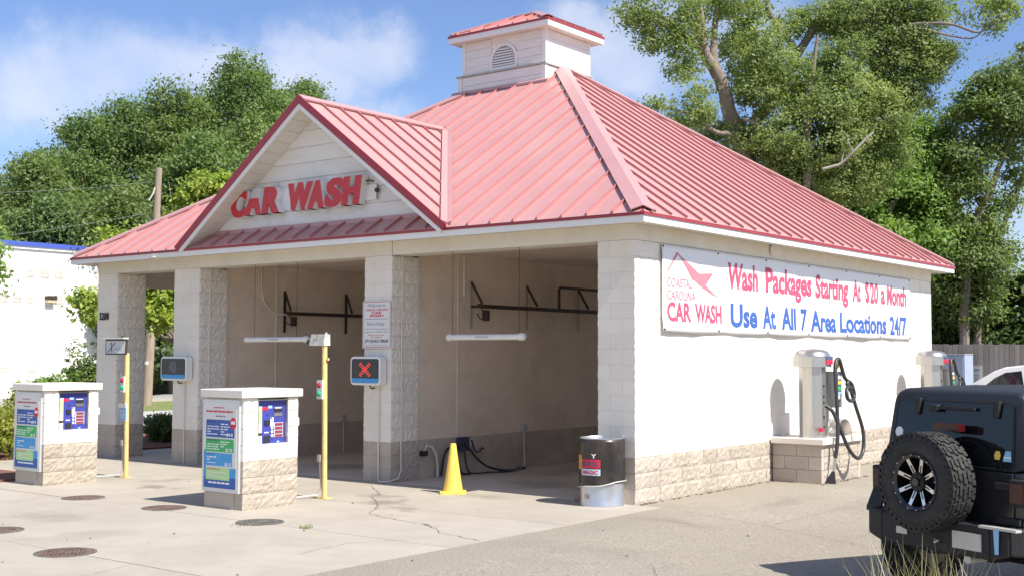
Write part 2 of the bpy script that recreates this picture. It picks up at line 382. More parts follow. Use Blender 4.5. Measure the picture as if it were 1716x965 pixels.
_n = _t.nodes.new('ShaderNodeTexNoise'); _n.inputs['Scale'].default_value = 38; _n.inputs['Detail'].default_value = 4
_tcn = _t.nodes.new('ShaderNodeTexCoord'); _t.links.new(_tcn.outputs['Object'], _n.inputs['Vector'])
_mr = _t.nodes.new('ShaderNodeMapRange'); _mr.inputs['From Min'].default_value = .3; _mr.inputs['From Max'].default_value = .7; _mr.inputs['To Min'].default_value = .72; _mr.inputs['To Max'].default_value = 1.28
_t.links.new(_n.outputs['Fac'], _mr.inputs['Value'])
_sc = _t.nodes.new('ShaderNodeVectorMath'); _sc.operation = 'SCALE'; _src = _b.inputs['Base Color'].links[0].from_socket
_t.links.new(_src, _sc.inputs[0]); _t.links.new(_mr.outputs[0], _sc.inputs['Scale']); _t.links.new(_sc.outputs[0], _b.inputs['Base Color'])
M['asphalt'] = asph
stains(asph, [(1.2, -.9, .8, .3, .35), (1.3, 1.6, .35, 1.5, .3), (2.3, 2.2, .6, 1.2, .2), (1.5, -3.2, .9, .5, .22), (2.4, -5.6, 1.2, .5, .25), (3.4, 0.2, .7, .8, .25), (5.4, -4.2, .8, .5, .3)], (.14, .125, .10))
o = gb.build('ground', asph, kind='structure'); o['label'] = 'worn pale grey asphalt lot round the car wash'
# concrete drive in front of the bays: slabs with open joints
apron = MB().box(-19, -16, -.12, .385, -.012, -.022).build('concrete_drive', mat('joint dirt', (.17, .15, .12), .9), kind='structure')
jx = [-19, -15, -12.3, -10.3, -8.3, -6.3, -4.38, -2.32, .40]
jy = [-16, -12.2, -9.4, -6.72, -4.16, -2.1, -.006]
for i in range(len(jx)-1):
    for j in range(len(jy)-1):
        x0, x1, y0, y1 = jx[i], jx[i+1], jy[j], jy[j+1]
        if x1 <= -8.9 and not (y1 <= -4.0): continue
        if x0 < -8.3 and j >= 3: x0 = max(x0, -9.0)
        mb = MB().box(x0+.006, y0+.006, -.10, x1-.006, y1-.006, .004 + random.uniform(-.0015, .0015))
        mb.build('concrete_slab', M['concrete'], apron)
# strip of concrete before the left passage
MB().box(-12.45, -2.75, -.10, -9.01, -.006, .0035).build('concrete_slab', M['concrete'], apron)
fl = MB().box(-12.6, 0, -.3, -.01, D, .002).build('bay_floor', M['floor'], kind='structure')
# cracks: thin dark open lines in the slabs
def crack(pts, w=.012, z=.0075):
    mb = MB(); P = []
    for a, b in zip(pts[:-1], pts[1:]):
        n = max(2, int(math.hypot(b[0]-a[0], b[1]-a[1]) / .07))
        for k in range(n):
            t = k/n; P.append((a[0]+(b[0]-a[0])*t + random.uniform(-.02,.02), a[1]+(b[1]-a[1])*t + random.uniform(-.02,.02)))
    P.append(pts[-1])
    for (a, b) in zip(P[:-1], P[1:]):
        dx, dy = b[0]-a[0], b[1]-a[1]; l = math.hypot(dx, dy) or 1; nx_, ny_ = -dy/l, dx/l
        w0 = w*random.uniform(.3, 1)
        mb.add([(a[0]-nx_*w0,a[1]-ny_*w0,z),(b[0]-nx_*w0,b[1]-ny_*w0,z),(b[0]+nx_*w0,b[1]+ny_*w0,z),(a[0]+nx_*w0,a[1]+ny_*w0,z)], [(0,1,2,3)])
    return mb
cm = mat('crack dirt', (.12, .10, .08), .95, var=.3, scale=20)
cr = crack([(-4.3,-.5),(-3.45,-1.2),(-3.3,-1.5),(-2.6,-2.1),(-2.1,-2.75),(-1.8,-2.9),(-1.3,-3.0),(-.85,-3.1),(-.35,-3.45),(.36,-3.64)], .006)
for pts in ([(-1.26,-6.75),(-1.1,-7.3),(-.9,-8)], [(-.2,-3.9),(-.6,-4.6),(-.5,-5.4)], [(-6.3,-4.5),(-7.5,-5.6),(-8.3,-5.8)], [(-4.9,-.9),(-5.5,-1.7),(-6.2,-2.0)]):
    c2 = crack(pts, .0035); o0 = len(cr.v); cr.v += c2.v; cr.f += [[i+o0 for i in f] for f in c2.f]; cr.mi += c2.mi
c = cr.build('slab_crack', cm, apron, fix=False); c['kind'] = 'stuff'
# cracks and seams across the asphalt
def zcrack(pts, w, name):
    mb = crack(pts, w); mb.v = [(x, y, ground_z(x, y) + .006) for x, y, z in mb.v]
    return mb
ac = zcrack([(.81,-.18),(2.05,-.39),(2.9,-.62),(3.6,-.82),(5,-1.2)], .005, '')
for pts in ([(2.05,-.39),(2.07,.6),(2.07,1.37),(2.2,4),(2.3,7)], [(3.2,-5.2),(4.3,-5.3),(5.6,-5.0)], [(.5,-6.4),(1.6,-6.1),(2.4,-6.3)], [(2.3,-3.4),(2.9,-4.2),(3.4,-5.2),(3.3,-6)]):
    c2 = zcrack(pts, .004, ''); o0 = len(ac.v); ac.v += c2.v; ac.f += [[i+o0 for i in f] for f in c2.f]; ac.mi += c2.mi
g_ = bpy.data.objects['ground']
c = ac.build('asphalt_crack', mat('asphalt crack fill', (.15, .135, .115), .95, var=.3, scale=20), g_, fix=False); c['kind'] = 'stuff'

M['inner_mortar'] = mat('bay wall mortar', (.62, .52, .42), .8)
# ================================================================== building
B = thing('car_wash_building', 'white block car wash with faded red metal hip roof, front gable, cupola and open bays', 'car wash')
def pier(x0, x1, y0, y1, rough, label=None):
    core = MB().box(x0+.016, y0+.007, 0, x1-.016, y1-.007, 3*CO).box(x0+.016, y0+.007, 3*CO, x1-.016, y1-.012, 3.470)
    core.mi = [1]*6 + [0]*6
    core = core.build('pier', [M['mortar'], M['mortar_tan']], B)
    if label: core['label'] = label
    wdt = x1 - x0; a = wdt * .66 if wdt > .5 else wdt
    for k in range(17):
        z = k*CO + CO/2
        cuts = [x0, x0+a, x1] if k % 2 else [x0, x1-a, x1]
        for q in range(len(cuts)-1):
            if cuts[q+1]-cuts[q] < .03: continue
            sx = cuts[q+1]-cuts[q]-.004
            rg = ('x' if q == 0 and 'x' in rough else '') + ('X' if q == len(cuts)-2 and 'X' in rough else '')
            hh = 3.468 - 16*CO if k == 16 else CO
            me = block_mesh(sx, y1-y0-.004, hh-.0045, rg, random.randrange(4), M['tan_paint'] if k < 3 else M['white_paint'])
            inst('split_face_block', me, core, ((cuts[q]+cuts[q+1])/2, (y0+y1)/2, z if k < 16 else 16*CO+hh/2))
    return core
PX = [(-12.148, -11.50), (-9.775, -9.045), (-4.965, -4.375), (-.590, 0.0)]
for k, (a, b) in enumerate(PX):
    pier(a, b, 0, .63, 'xX')
for a, b in ((-12.148, -11.50), (-9.775, -9.045), (-4.965, -4.375), (-.590, -.002)):
    pier(a, b, D-.63, D, '')
# right side wall: split-face base courses, flat painted blocks above
rw = MB().box(-.19, .64, 0, -.013, D-.64, 3.47); rw.mi = [0]*6
rw = rw.build('side_wall', M['mortar'], B)
stuff = MB(); cnt = 0
for k in range(3):
    off = .2 if k % 2 else .4
    e = [.635] + [.635 + off + .4*i for i in range(28)]
    e = [v for v in e if v < D-.66] + [D-.635]
    for a, b in zip(e[:-1], e[1:]):
        me = block_mesh(.16, b-a-.004, CO-.0045, 'X', random.randrange(6), M['tan_rough'])
        inst('split_face_block', me, rw, (-.086+.002, (a+b)/2, k*CO+CO/2))
blk = []
for k in range(3, 17):
    off = .2 if k % 2 else .4
    e = [.635] + [.635 + off + .4*i for i in range(28)]
    e = [v for v in e if v < D-.66] + [D-.635]
    hh = 3.468-16*CO if k == 16 else CO
    for a, b in zip(e[:-1], e[1:]): blk.append((a, b, k*CO, hh))
blk.sort(key=lambda t: t[0])
for i, (a, b, z, hh) in enumerate(blk):
    if i < 290: inst('wall_block', block_mesh(.15, b-a-.004, hh-.004, '', 0, M['white_paint']), rw, (-.083, (a+b)/2, z+hh/2))
    else: stuff.box(-.158, a+.003, z+.003, -.008, b-.003, z+hh-.003)
s_ = stuff.build('wall_block', M['white_paint'], rw); s_['kind'] = 'stuff'
s_['label'] = 'flat white painted blocks of the far half of the side wall'
# first column next to the corner pier is split-faced paint (the pier itself turns the corner)
def bay_wall(x, y0, y1, ind_y):
    """a wall between bays whose right face stands at x"""
    core = MB().box(x-.17, y0, 0, x-.005, y1, 3.60).build('bay_wall', M['inner_mortar'], B)
    core['label'] = 'painted block wall between two wash bays'
    st = MB(); st2 = MB()
    for k in range(17):
        off = .2 if k % 2 else .4
        e = [y0+.001] + [y0 + off + .4*i for i in range(32)]
        e = [v for v in e if v < y1-.05] + [y1]
        hh = 3.60-16*CO if k == 16 else CO
        for a, b in zip(e[:-1], e[1:]):
            if b < ind_y: inst('wall_block', block_mesh(.155, b-a-.003, hh-.003, '', 0, M['inner_tan'] if k < 3 else M['inner_paint']), core, (x-.079, (a+b)/2, k*CO+hh/2))
            else: (st2 if k < 3 else st).box(x-.156, a+.0025, k*CO+.0025, x-.0015, b-.0025, k*CO+hh-.0025)
    o = st.build('wall_block', M['inner_paint'], core); o['kind'] = 'stuff'; o['label'] = 'painted blocks of the rear part of the bay wall'
    o = st2.build('wall_block', M['inner_tan'], core); o['kind'] = 'stuff'; o['label'] = 'tan base blocks of the rear part of the bay wall'
bay_wall(-4.42, .632, D-.632, 6.4)
bay_wall(-9.10, .632, D-.632, 4.8)
# inner faces of the right wall and the left rear wall
MB().box(-.36, .632, 0, -.192, D-.632, 3.47).build('wall_lining', M['inner_paint'], B)
MB().box(-12.148, 3.4, 0, -11.95, D-.632, 3.47).build('left_wall', M['white_paint'], B)
# beams above the openings
bt = 3.472; tp = 3.684
bm_ = MB()
for a, b in ((-12.152, -11.50), (-11.494, -9.112), (-9.106, -4.378), (-4.364, .002)):
    bm_.box(a, -.004, bt, b, .40, tp)
    o = MB().box(a, -.004, bt, b, .40, tp)
    o.build('beam', M['beam'], B)
MB().box(-4.377, .012, bt+.002, -4.365, .3, tp).box(-9.1115, .012, bt+.002, -9.1065, .3, tp).build('beam_joint', M['joint'], B)
MB().box(-.30, .402, bt, .004, D+.002, tp).build('beam', M['beam'], B)
MB().box(-12.152, .402, bt, -11.90, D+.002, tp).build('beam', M['beam'], B)
MB().box(-11.898, D-.40, bt, -.302, D, tp).build('beam', M['beam'], B)
# bay ceiling
MB().box(-11.898, .402, 3.60, -.302, D-.402, 3.655).build('ceiling', M['inner_paint'], B)
# lower tie beam across the passage on its outer side
MB().box(-12.14, .64, 3.25, -11.96, 3.39, 3.470).build('beam', M['beam'], B)
# soffit, fascia, drip edge round the eaves
x0, x1, y0, y1 = -W-OV, OV, -OV, D+OV
so = MB()
so.box(x0+.02, y0+.02, 3.686, x1-.02, .12, 3.70); so.box(x0+.02, D-.12, 3.686, x1-.02, y1-.02, 3.70)
so.box(x0+.02, .121, 3.686, -W+.12, D-.121, 3.70); so.box(-.12, .121, 3.686, x1-.02, D-.121, 3.70)
so.build('soffit', M['soffit'], B)
for a in ((x0,y0,x1,y0+.022), (x0,y1-.022,x1,y1), (x0,y0+.0225,x0+.022,y1-.0225), (x1-.022,y0+.0225,x1,y1-.0225)):
    MB().box(a[0], a[1], 3.652, a[2], a[3], 3.738).build('fascia', M['trim'], B)
for a in ((x0-.018,y0-.018,x1+.018,y0+.02), (x0-.018,y1-.02,x1+.018,y1+.018), (x0-.018,y0+.0205,x0+.02,y1-.0205), (x1-.02,y0+.0205,x1+.018,y1-.0205)):
    MB().box(a[0], a[1], 3.7385, a[2], a[3], 3.772).build('drip_edge', M['drip'], B)

# ------------------------------------------------------------------ metal roofs
def clip(poly, n, c):
    """keep the part of a 3-D polygon where n.p <= c"""
    r = []
    for i in range(len(poly)):
        a, b = poly[i], poly[(i+1) % len(poly)]
        da, db = n.dot(a)-c, n.dot(b)-c
        if da <= 1e-9: r.append(a)
        if (da < -1e-9 and db > 1e-9) or (da > 1e-9 and db < -1e-9): r.append(a + (b-a)*(da/(da-db)))
    return r
def metal_slope(name, poly, u, pitch, phase=0.0, rib=(.024, .036), lift=.014, base=True, cut=0.0, parent=None, shrink=None):
    """standing-seam slope: poly in 3-D, u = unit direction along the eave"""
    poly = [Vector(p) for p in poly]; u = Vector(u).normalized()
    nrm = (poly[1]-poly[0]).cross(poly[2]-poly[0]).normalized()
    if nrm.z < 0: nrm = -nrm
    up = nrm.cross(u).normalized()
    if up.z < 0: up = -up
    d = MB(); n = len(poly)
    d.add([p for p in poly] + [p + nrm*(lift-.004) for p in poly], [tuple(range(n)), tuple(range(n, 2*n))] + [(i, (i+1)%n, n+(i+1)%n, n+i) for i in range(n)])
    core = d.build(name, M['deck'], B)
    lo = min(u.dot(p) for p in poly); hi = max(u.dot(p) for p in poly)
    t = lo + phase - pitch
    while t < hi:
        pc = clip(clip(poly, u, t+pitch), -u, -t)
        if len(pc) >= 3:
            ar = sum(((pc[i]-pc[0]).cross(pc[i+1]-pc[0])).length for i in range(1, len(pc)-1))/2
            if ar > .004:
                m = MB(); k = len(pc)
                m.add([p + nrm*(lift-.0035) for p in pc] + [p + nrm*lift for p in pc], [tuple(range(k)), tuple(range(k, 2*k))] + [(i, (i+1)%k, k+(i+1)%k, k+i) for i in range(k)])
                # the seam along the strip's low-u edge
                st = clip(clip(poly, u, t+rib[0]/2), -u, -(t-rib[0]/2))
                if len(st) >= 3 and t > lo+.02:
                    vs = sorted(up.dot(p) for p in st); v0, v1 = vs[0] + .012, vs[-1] - cut
                    if v1 - v0 > .03:
                        o_ = st[0] - up*up.dot(st[0]) - u*u.dot(st[0])
                        pts = [o_ + u*(t+du) + up*vv for vv in (v0, v1) for du in (-rib[0]/2, rib[0]/2)]
                        b_ = [pts[0], pts[1], pts[3], pts[2]]
                        m.m = 1; m.hexa([p + nrm*lift for p in b_], [p + nrm*(lift+rib[1]) for p in b_]); m.m = 0
                m.build('roof_panel', [M['roof'], M['seam']], core)
        t += pitch
    return core, nrm, up
zt = ZE + .002
sF, sR, sL = .63, .68, .64
yc = D/2
E = .012
ax0, ax1, ay0, ay1 = -W-OV-E, OV+E, -OV-E, D+OV+E
hy = yc - ay0
zr = zt + sF*hy
PRt = Vector((ax1 - hy*sF/sR, yc, zr)); PLt = Vector((ax0 + hy*sF/sL, yc, zr))
FLc, FRc, BRc, BLc = Vector((ax0,ay0,zt)), Vector((ax1,ay0,zt)), Vector((ax1,ay1,zt)), Vector((ax0,ay1,zt))
_, nF, _u = metal_slope('front_roof_slope', [FLc, FRc, PRt, PLt], (1,0,0), .409, .15, cut=.10)
_, nR, _u = metal_slope('right_roof_slope', [FRc, BRc, PRt], (0,1,0), .409, .27, cut=.20)
_, nB, _u = metal_slope('rear_roof_slope', [BLc, BRc, PRt, PLt], (1,0,0), .409, .15, cut=.10)
_, nL, _u = metal_slope('left_roof_slope', [FLc, BLc, PLt], (0,1,0), .409, .27, cut=.20)
def hip_cap(a, b, n1, n2, w=.145, h=.050, ext=(0, 0), m=None, th=.012):
    """bent cap over a hip: n1, n2 the normals of the two slopes"""
    a = Vector(a); b = Vector(b); d = (b-a).normalized(); a = a - d*ext[0]; b = b + d*ext[1]
    w1 = n1.cross(d).normalized(); w2 = n2.cross(d).normalized()
    # point each wing away from the other slope
    mid = (n1+n2).normalized()
    if w1.dot(n2) > 0: w1 = -w1
    if w2.dot(n1) > 0: w2 = -w2
    w1, w2 = -w1 if w1.dot(mid) > 0 else w1, -w2 if w2.dot(mid) > 0 else w2
    mb = MB()
    k = h / max(.3, mid.dot(n1))
    for wv, nn in ((w1, n1), (w2, n2)):
        q = [a + mid*k, b + mid*k, b + wv*w + nn*h, a + wv*w + nn*h]
        q2 = [p + nn*th for p in q]; q2[0] = q[0] + mid*th/max(.3, mid.dot(nn)); q2[1] = q[1] + mid*th/max(.3, mid.dot(nn))
        mb.hexa(q, q2)
        e0, e1 = a + wv*w + nn*(h-.02), b + wv*w + nn*(h-.02)
        mb.hexa([e0, e1, e1 - wv*.006, e0 - wv*.006], [e0 + nn*.0195, e1 + nn*.0195, e1 - wv*.006 + nn*.0195, e0 - wv*.006 + nn*.0195])
    return mb.build('ridge_cap', m or M['roof_cap'], B)
hip_cap(FRc, PRt, nF, nR, ext=(-.10, -.12)); hip_cap(FLc, PLt, nF, nL, ext=(-.10, -.1)); hip_cap(BRc, PRt, nB, nR, ext=(-.10, -.1)); hip_cap(BLc, PLt, nB, nL, ext=(-.10, -.1))
hip_cap(PLt, PRt, nF, nB, ext=(.02, .02))

# ------------------------------------------------------------------ front gable
gx, gy, gz = -6.075, -.40, 6.045
gl, gr_, gzb = -9.17, -2.975, 3.79
gs = (gz-gzb)/(gr_-gx)
yv = (gz - zt)/sF + ay0        # where the gable ridge meets the front slope
A_ = Vector((gx, gy, gz)); RE = Vector((gx, yv, gz))
def on_front(x, z): return Vector((x, (z-zt)/sF + ay0, z))
_, nG, _u = metal_slope('gable_roof_slope', [A_, Vector((gr_, gy, gzb)), on_front(gr_, gzb), RE], (0,1,0), .409, .40, cut=.06, rib=(.025, .038))
_, nH, _u = metal_slope('gable_roof_slope', [A_, Vector((gl, gy, gzb)), on_front(gl, gzb), RE], (0,1,0), .409, .40, cut=.06)
hip_cap(A_, RE, nG, nH, w=.10, ext=(.015, 0), h=.05)
# valley flashing
for xb, nn in ((gr_, nG), (gl, nH)):
    v0, v1 = on_front(xb, gzb), RE.copy()
    d = (v1-v0).normalized(); wv = nn.cross(d).normalized()
    if (wv.x > 0) == (xb > gx): wv = -wv
    wf = nF.cross(d).normalized()
    if (wf.x > 0) != (xb > gx): wf = -wf
    m = MB()
    for q, n_, ww in ((wv, nn, .13), (wf, nF, .10)):
        m.hexa([v0 + n_*.050, v1 + n_*.050, v1 + q*ww + n_*.050, v0 + q*ww + n_*.050], [v0 + n_*.062, v1 + n_*.062, v1 + q*ww + n_*.062, v0 + q*ww + n_*.062])
    m.build('valley_flashing', M['roof_cap'], B)
# gable wall with lapped boards
gyw = .045
zb0 = zt + sF*(gyw-ay0) + .02
def gx_at(z): return (gz - .10 - z)/gs
gw = MB(); hw = gx_at(zb0)
gw.prism([(gx-hw, zb0-.1), (gx+hw, zb0-.1), (gx+hw, zb0), (gx, gz-.1), (gx-hw, zb0)], lambda u, v, d: (u, d, v), gyw+.012, gyw+.05)
gw = gw.build('gable_wall', M['siding'], B)
z = zb0; i = 0
while z < gz-.16:
    h = min(.262, gz-.12-z); a, b = gx_at(z), gx_at(z+h-.004)
    cuts = [-a, -a*.35 + (.4 if i % 2 else -.3), a] if a > 1.2 else [-a, a]
    for q in range(len(cuts)-1):
        l0, l1 = cuts[q]+.002, cuts[q+1]-.002
        t0 = max(l0, -b) if q == 0 else l0; t1 = min(l1, b) if q == len(cuts)-2 else l1
        if t1 <= t0: t0 = t1 = 0
        m = MB().hexa([(gx+l0, gyw-.012, z), (gx+l1, gyw-.012, z), (gx+l1, gyw+.011, z), (gx+l0, gyw+.011, z)],
                      [(gx+t0, gyw+.002, z+h-.006), (gx+t1, gyw+.002, z+h-.006), (gx+t1, gyw+.011, z+h-.006), (gx+t0, gyw+.011, z+h-.006)])
        m.build('siding_board', M['siding'], gw)
    z += h; i += 1
MB().box(gx-hw+.05, gyw-.05, zb0-.045, gx+hw-.05, gyw-.0135, zb0+.03).build('gable_flashing', M['roof_cap'], B)
# gable soffit boards and rake trims
for sgn in (-1, 1):
    dn = Vector((sgn, 0, -gs)).normalized(); nn = Vector((sgn*gs, 0, 1)).normalized()
    Ln = math.hypot(gr_-gx, gz-gzb)
    sb = MB().hexa(*[[Vector((gx, yy, gz)) + dn*s_ - nn*off for s_, yy in ((.08, gy+.03), (Ln, gy+.03), (Ln, gyw+.04), (.08, gyw+.04))] for off in (.085, .075)])
    sb = sb.build('gable_soffit', M['soffit'], B)
    n_ = 14
    for k in range(n_):
        s0, s1 = .10 + (Ln-.14)*k/n_ + .004, .10 + (Ln-.14)*(k+1)/n_ - .004
        MB().hexa(*[[Vector((gx, yy, gz)) + dn*s_ - nn*off for s_, yy in ((s0, gy+.035), (s1, gy+.035), (s1, gyw-.014), (s0, gyw-.014))] for off in (.096, .0855)]).build('soffit_board', M['soffit'], sb)
    def rake(off0, off1, ya, yb, m, nm, ext=0):
        pts0 = [Vector((gx, ya, gz - off0/nn.z)), Vector((gx, ya, gz - off1/nn.z))]
        e = Vector((gx, 0, gz)) + dn*(Ln+ext)
        b0 = e - nn*off0; b1 = e - nn*off1
        m_ = MB().hexa([(gx, ya, gz-off0/nn.z), (b0.x, ya, b0.z), (b1.x, ya, b1.z), (gx, ya, gz-off1/nn.z)],
                       [(gx, yb, gz-off0/nn.z), (b0.x, yb, b0.z), (b1.x, yb, b1.z), (gx, yb, gz-off1/nn.z)])
        m_.build(nm, m, B)
    rake(-.055, .055, gy-.03, gy-.008, M['drip'], 'rake_edge', .02)
    rake(.02, .125, gy-.0075, gy+.028, M['trim'], 'rake_board', -.02)

# ------------------------------------------------------------------ cupola
cx0, cx1, cy0, cy1 = -7.36, -5.165, 5.05, 6.62
def ring(mb, a0, b0, a1, b1, z0, z1): mb.box(a0, b0, z0, a1, b1, z1)
cb = MB().box(cx0+.02, cy0+.02, 6.9, cx1-.02, cy1-.02, 7.54).build('cupola_base', M['siding'], B)
for z, h in ((6.98, .20), (7.185, .17), (7.36, .175)):
    for q in range(4):
        a = [(cx0+.12, cy0+.004, cx1-.10, cy0+.0195), (cx1-.0195, cy0+.10, cx1-.004, cy1-.10), (cx0+.1, cy1-.0195, cx1-.1, cy1-.004), (cx0+.004, cy0+.1, cx0+.0195, cy1-.1)][q]
        MB().box(a[0], a[1], z, a[2], a[3], z+h-.004).build('siding_board', M['siding'], cb)
for a, b in ((cx0, cy0), (cx1-.10, cy0), (cx0, cy1-.10), (cx1-.10, cy1-.10)):
    MB().box(a, b, 6.85, a+.10, b+.10, 7.541).build('corner_trim', M['trim'], cb)
MB().box(cx0-.03, cy0-.03, 7.5425, cx1+.03, cy1+.03, 7.575).build('cupola_ledge', mat('grey weathered ledge', (.42, .41, .38), .6, var=.15, scale=5), B)
ux0, ux1, uy0, uy1 = -7.27, -5.17, 5.075, 6.60
cu = MB().box(ux0+.02, uy0+.02, 7.576, ux1-.02, uy1-.02, 8.24).build('cupola_body', M['siding'], B)
lv = -6.20; lw = .345          # louvre centre, half width
for k in range(4):
    z = 7.578 + k*.165; h = .165
    MB().box(ux1-.0195, uy0+.10, z, ux1-.004, uy1-.10, z+h-.006).build('siding_board', M['siding'], cu)
    MB().box(ux0+.004, uy0+.10, z, ux0+.0195, uy1-.10, z+h-.006).build('siding_board', M['siding'], cu)
    for a, b in ((ux0+.095, lv-lw+.02), (lv+lw-.02, ux1-.095)):
        MB().box(a, uy0+.004, z, b, uy0+.0195, z+h-.006).build('siding_board', M['siding'], cu)
    MB().box(ux0+.1, uy1-.0195, z, ux1-.1, uy1-.004, z+h-.006).build('siding_board', M['siding'], cu)
for a, b in ((ux0, uy0), (ux1-.09, uy0), (ux0, uy1-.09), (ux1-.09, uy1-.09)):
    MB().box(a, b, 7.5765, a+.09, b+.09, 8.239).build('corner_trim', M['trim'], cu)
# arched louvre
zl0 = 7.60; rr = .345
def arch(r, z0, n=18): return [(lv-r, z0), (lv+r, z0)] + [(lv + r*math.cos(PI*k/n), 7.76 + r*1.0*math.sin(PI*k/n)) for k in range(n+1)]
def arch_frame(mb, ro, ri, d0, d1):
    n = 18
    po = [(lv+ro, zl0)] + [(lv + ro*math.cos(PI*k/n), 7.76 + ro*math.sin(PI*k/n)) for k in range(n+1)] + [(lv-ro, zl0)]
    pi_ = [(lv+ri, zl0+.04)] + [(lv + ri*math.cos(PI*k/n), 7.76 + ri*math.sin(PI*k/n)) for k in range(n+1)] + [(lv-ri, zl0+.04)]
    for k in range(len(po)-1):
        mb.hexa([(po[k][0], d0, po[k][1]), (po[k+1][0], d0, po[k+1][1]), (pi_[k+1][0], d0, pi_[k+1][1]), (pi_[k][0], d0, pi_[k][1])],
                [(po[k][0], d1, po[k][1]), (po[k+1][0], d1, po[k+1][1]), (pi_[k+1][0], d1, pi_[k+1][1]), (pi_[k][0], d1, pi_[k][1])])
    mb.box(lv-ro, d0-.003, zl0-.02, lv+ro, d1, zl0+.038)
lo_ = MB(); lo_.prism([(lv-.28, zl0+.04)] + [(lv - .28*math.cos(PI*k/12), 7.76 + .28*math.sin(PI*k/12)) for k in range(13)] + [(lv+.28, zl0+.04)], lambda u, v, d: (u, d, v), uy0+.012, uy0+.0195)
lo_ = lo_.build('louver', mat('louver shadow gap', (.30, .30, .31), .7), B)
fr = MB(); arch_frame(fr, .345, .285, uy0-.014, uy0+.0035); fr.build('louver_frame', M['trim'], lo_)
for k in range(8):
    z = zl0+.055 + k*.052
    hw_ = .278 if z < 7.76 else math.sqrt(max(.0, .278**2 - (z+.03-7.76)**2))
    if hw_ < .05: continue
    MB().hexa([(lv-hw_, uy0-.012, z), (lv+hw_, uy0-.012, z), (lv+hw_, uy0-.004, z), (lv-hw_, uy0-.004, z)], [(lv-hw_, uy0+.002, z+.034), (lv+hw_, uy0+.002, z+.034), (lv+hw_, uy0+.010, z+.034), (lv-hw_, uy0+.010, z+.034)]).build('louver_slat', M['trim'], lo_)
# cupola roof
ox = .20
rx0, rx1, ry0, ry1, rz = ux0-ox, ux1+ox, uy0-ox, uy1+ox, 8.375
MB().box(rx0+.02, ry0+.02, 8.24, rx1-.02, ry1-.02, 8.262).build('cupola_soffit', M['soffit'], B)
for a in ((rx0,ry0,rx1,ry0+.02), (rx0,ry1-.02,rx1,ry1), (rx0,ry0+.0205,rx0+.02,ry1-.0205), (rx1-.02,ry0+.0205,rx1,ry1-.0205)):
    MB().box(a[0], a[1], 8.232, a[2], a[3], rz-.034).build('fascia', M['trim'], B)
for a in ((rx0-.014,ry0-.014,rx1+.014,ry0+.02), (rx0-.014,ry1-.02,rx1+.014,ry1+.014), (rx0-.014,ry0+.0205,rx0+.02,ry1-.0205), (rx1-.02,ry0+.0205,rx1+.014,ry1-.0205)):
    MB().box(a[0], a[1], rz-.0335, a[2], a[3], rz).build('drip_edge', M['drip'], B)
cyc = (ry0+ry1)/2; hh_ = (ry1-ry0)/2; s_ = .46
q = [Vector((rx0,ry0,rz)), Vector((rx1,ry0,rz)), Vector((rx1,ry1,rz)), Vector((rx0,ry1,rz))]
p1_, p2_ = Vector((rx0+hh_, cyc, rz+s_*hh_)), Vector((rx1-hh_, cyc, rz+s_*hh_))
_, c1, _u = metal_slope('cupola_roof_slope', [q[0], q[1], p2_, p1_], (1,0,0), .36, .2, rib=(.028,.035), cut=.05)
_, c2, _u = metal_slope('cupola_roof_slope', [q[1], q[2], p2_], (0,1,0), .36, .2, rib=(.028,.035), cut=.1)
_, c3, _u = metal_slope('cupola_roof_slope', [q[3], q[2], p2_, p1_], (1,0,0), .36, .2, rib=(.028,.035), cut=.05)
_, c4, _u = metal_slope('cupola_roof_slope', [q[0], q[3], p1_], (0,1,0), .36, .2, rib=(.028,.035), cut=.1)
for a, b, n1, n2 in ((q[1], p2_, c1, c2), (q[0], p1_, c1, c4), (q[2], p2_, c3, c2), (q[3], p1_, c3, c4), (p1_, p2_, c1, c3)):
    hip_cap(a, b, n1, n2, w=.10, h=.045, ext=(-.05, 0))
# flashing where the cupola meets the front slope
fy = cy0 - .006; fz = zt + sF*(fy-ay0)
MB().hexa([(cx0-.12, fy-.07, fz-.044+.03), (cx1+.1, fy-.07, fz-.044+.03), (cx1+.1, fy, fz+.03), (cx0-.12, fy, fz+.03)], [(cx0-.12, fy-.07, fz-.044+.075), (cx1+.1, fy-.07, fz-.044+.075), (cx1+.1, fy, fz+.075), (cx0-.12, fy, fz+.075)]).build('cupola_flashing', M['roof_cap'], B)

# ------------------------------------------------------------------ conduits fixed to the building
def pipe(pts, r=.011, m='cream_pipe', parent=None, name='conduit'):
    return MB().tube(pts, r, 8).build(name, M[m], parent or B, smooth=True)
pipe([(-4.365+.012, .20, 3.47), (-4.353, .20, .42), (-4.353, .21, .2), (-4.353+.02, .12, .06), (-4.40, -.03, .015), (-4.6, -.035, .012)], .012)
pipe([(-4.62, -.018, 1.46), (-4.62, -.018, .02)], .011)
pipe([(-9.40, -.018, 1.45), (-9.40, -.018, .02)], .011)
pipe([(-9.035, .22, 3.47), (-9.035, .22, .02)], .012)
pipe([(-4.408, 1.60, 3.58), (-4.408, 1.60, .35)], .012)
pipe([(-4.408, 1.76, 3.58), (-4.408, 1.76, 2.9)], .020)
pipe([(-9.088, 1.82, 3.6), (-9.088, 1.82, .7)], .013)
pipe([(-9.07, 1.42, 3.6), (-9.07, 1.43, 3.15), (-9.07, 1.5, 2.92), (-9.07, 1.68, 2.75), (-9.06, 1.85, 2.70), (-8.95, 2.0, 2.70)], .015)
for x, y, z in ((-4.408, 3.37, .66), (-9.088, 3.58, .66)):
    ob = MB().box(x-.01, y-.055, z-.03, x+.055, y+.055, z+.08).build('outlet_box', M['grey_metal'], B)
    MB().tube([(x+.02, y, z-.031), (x+.02, y+.01, .35), (x+.02, y+.02, .02)], .012).build('outlet_conduit', M['cream_pipe'], ob, smooth=True)
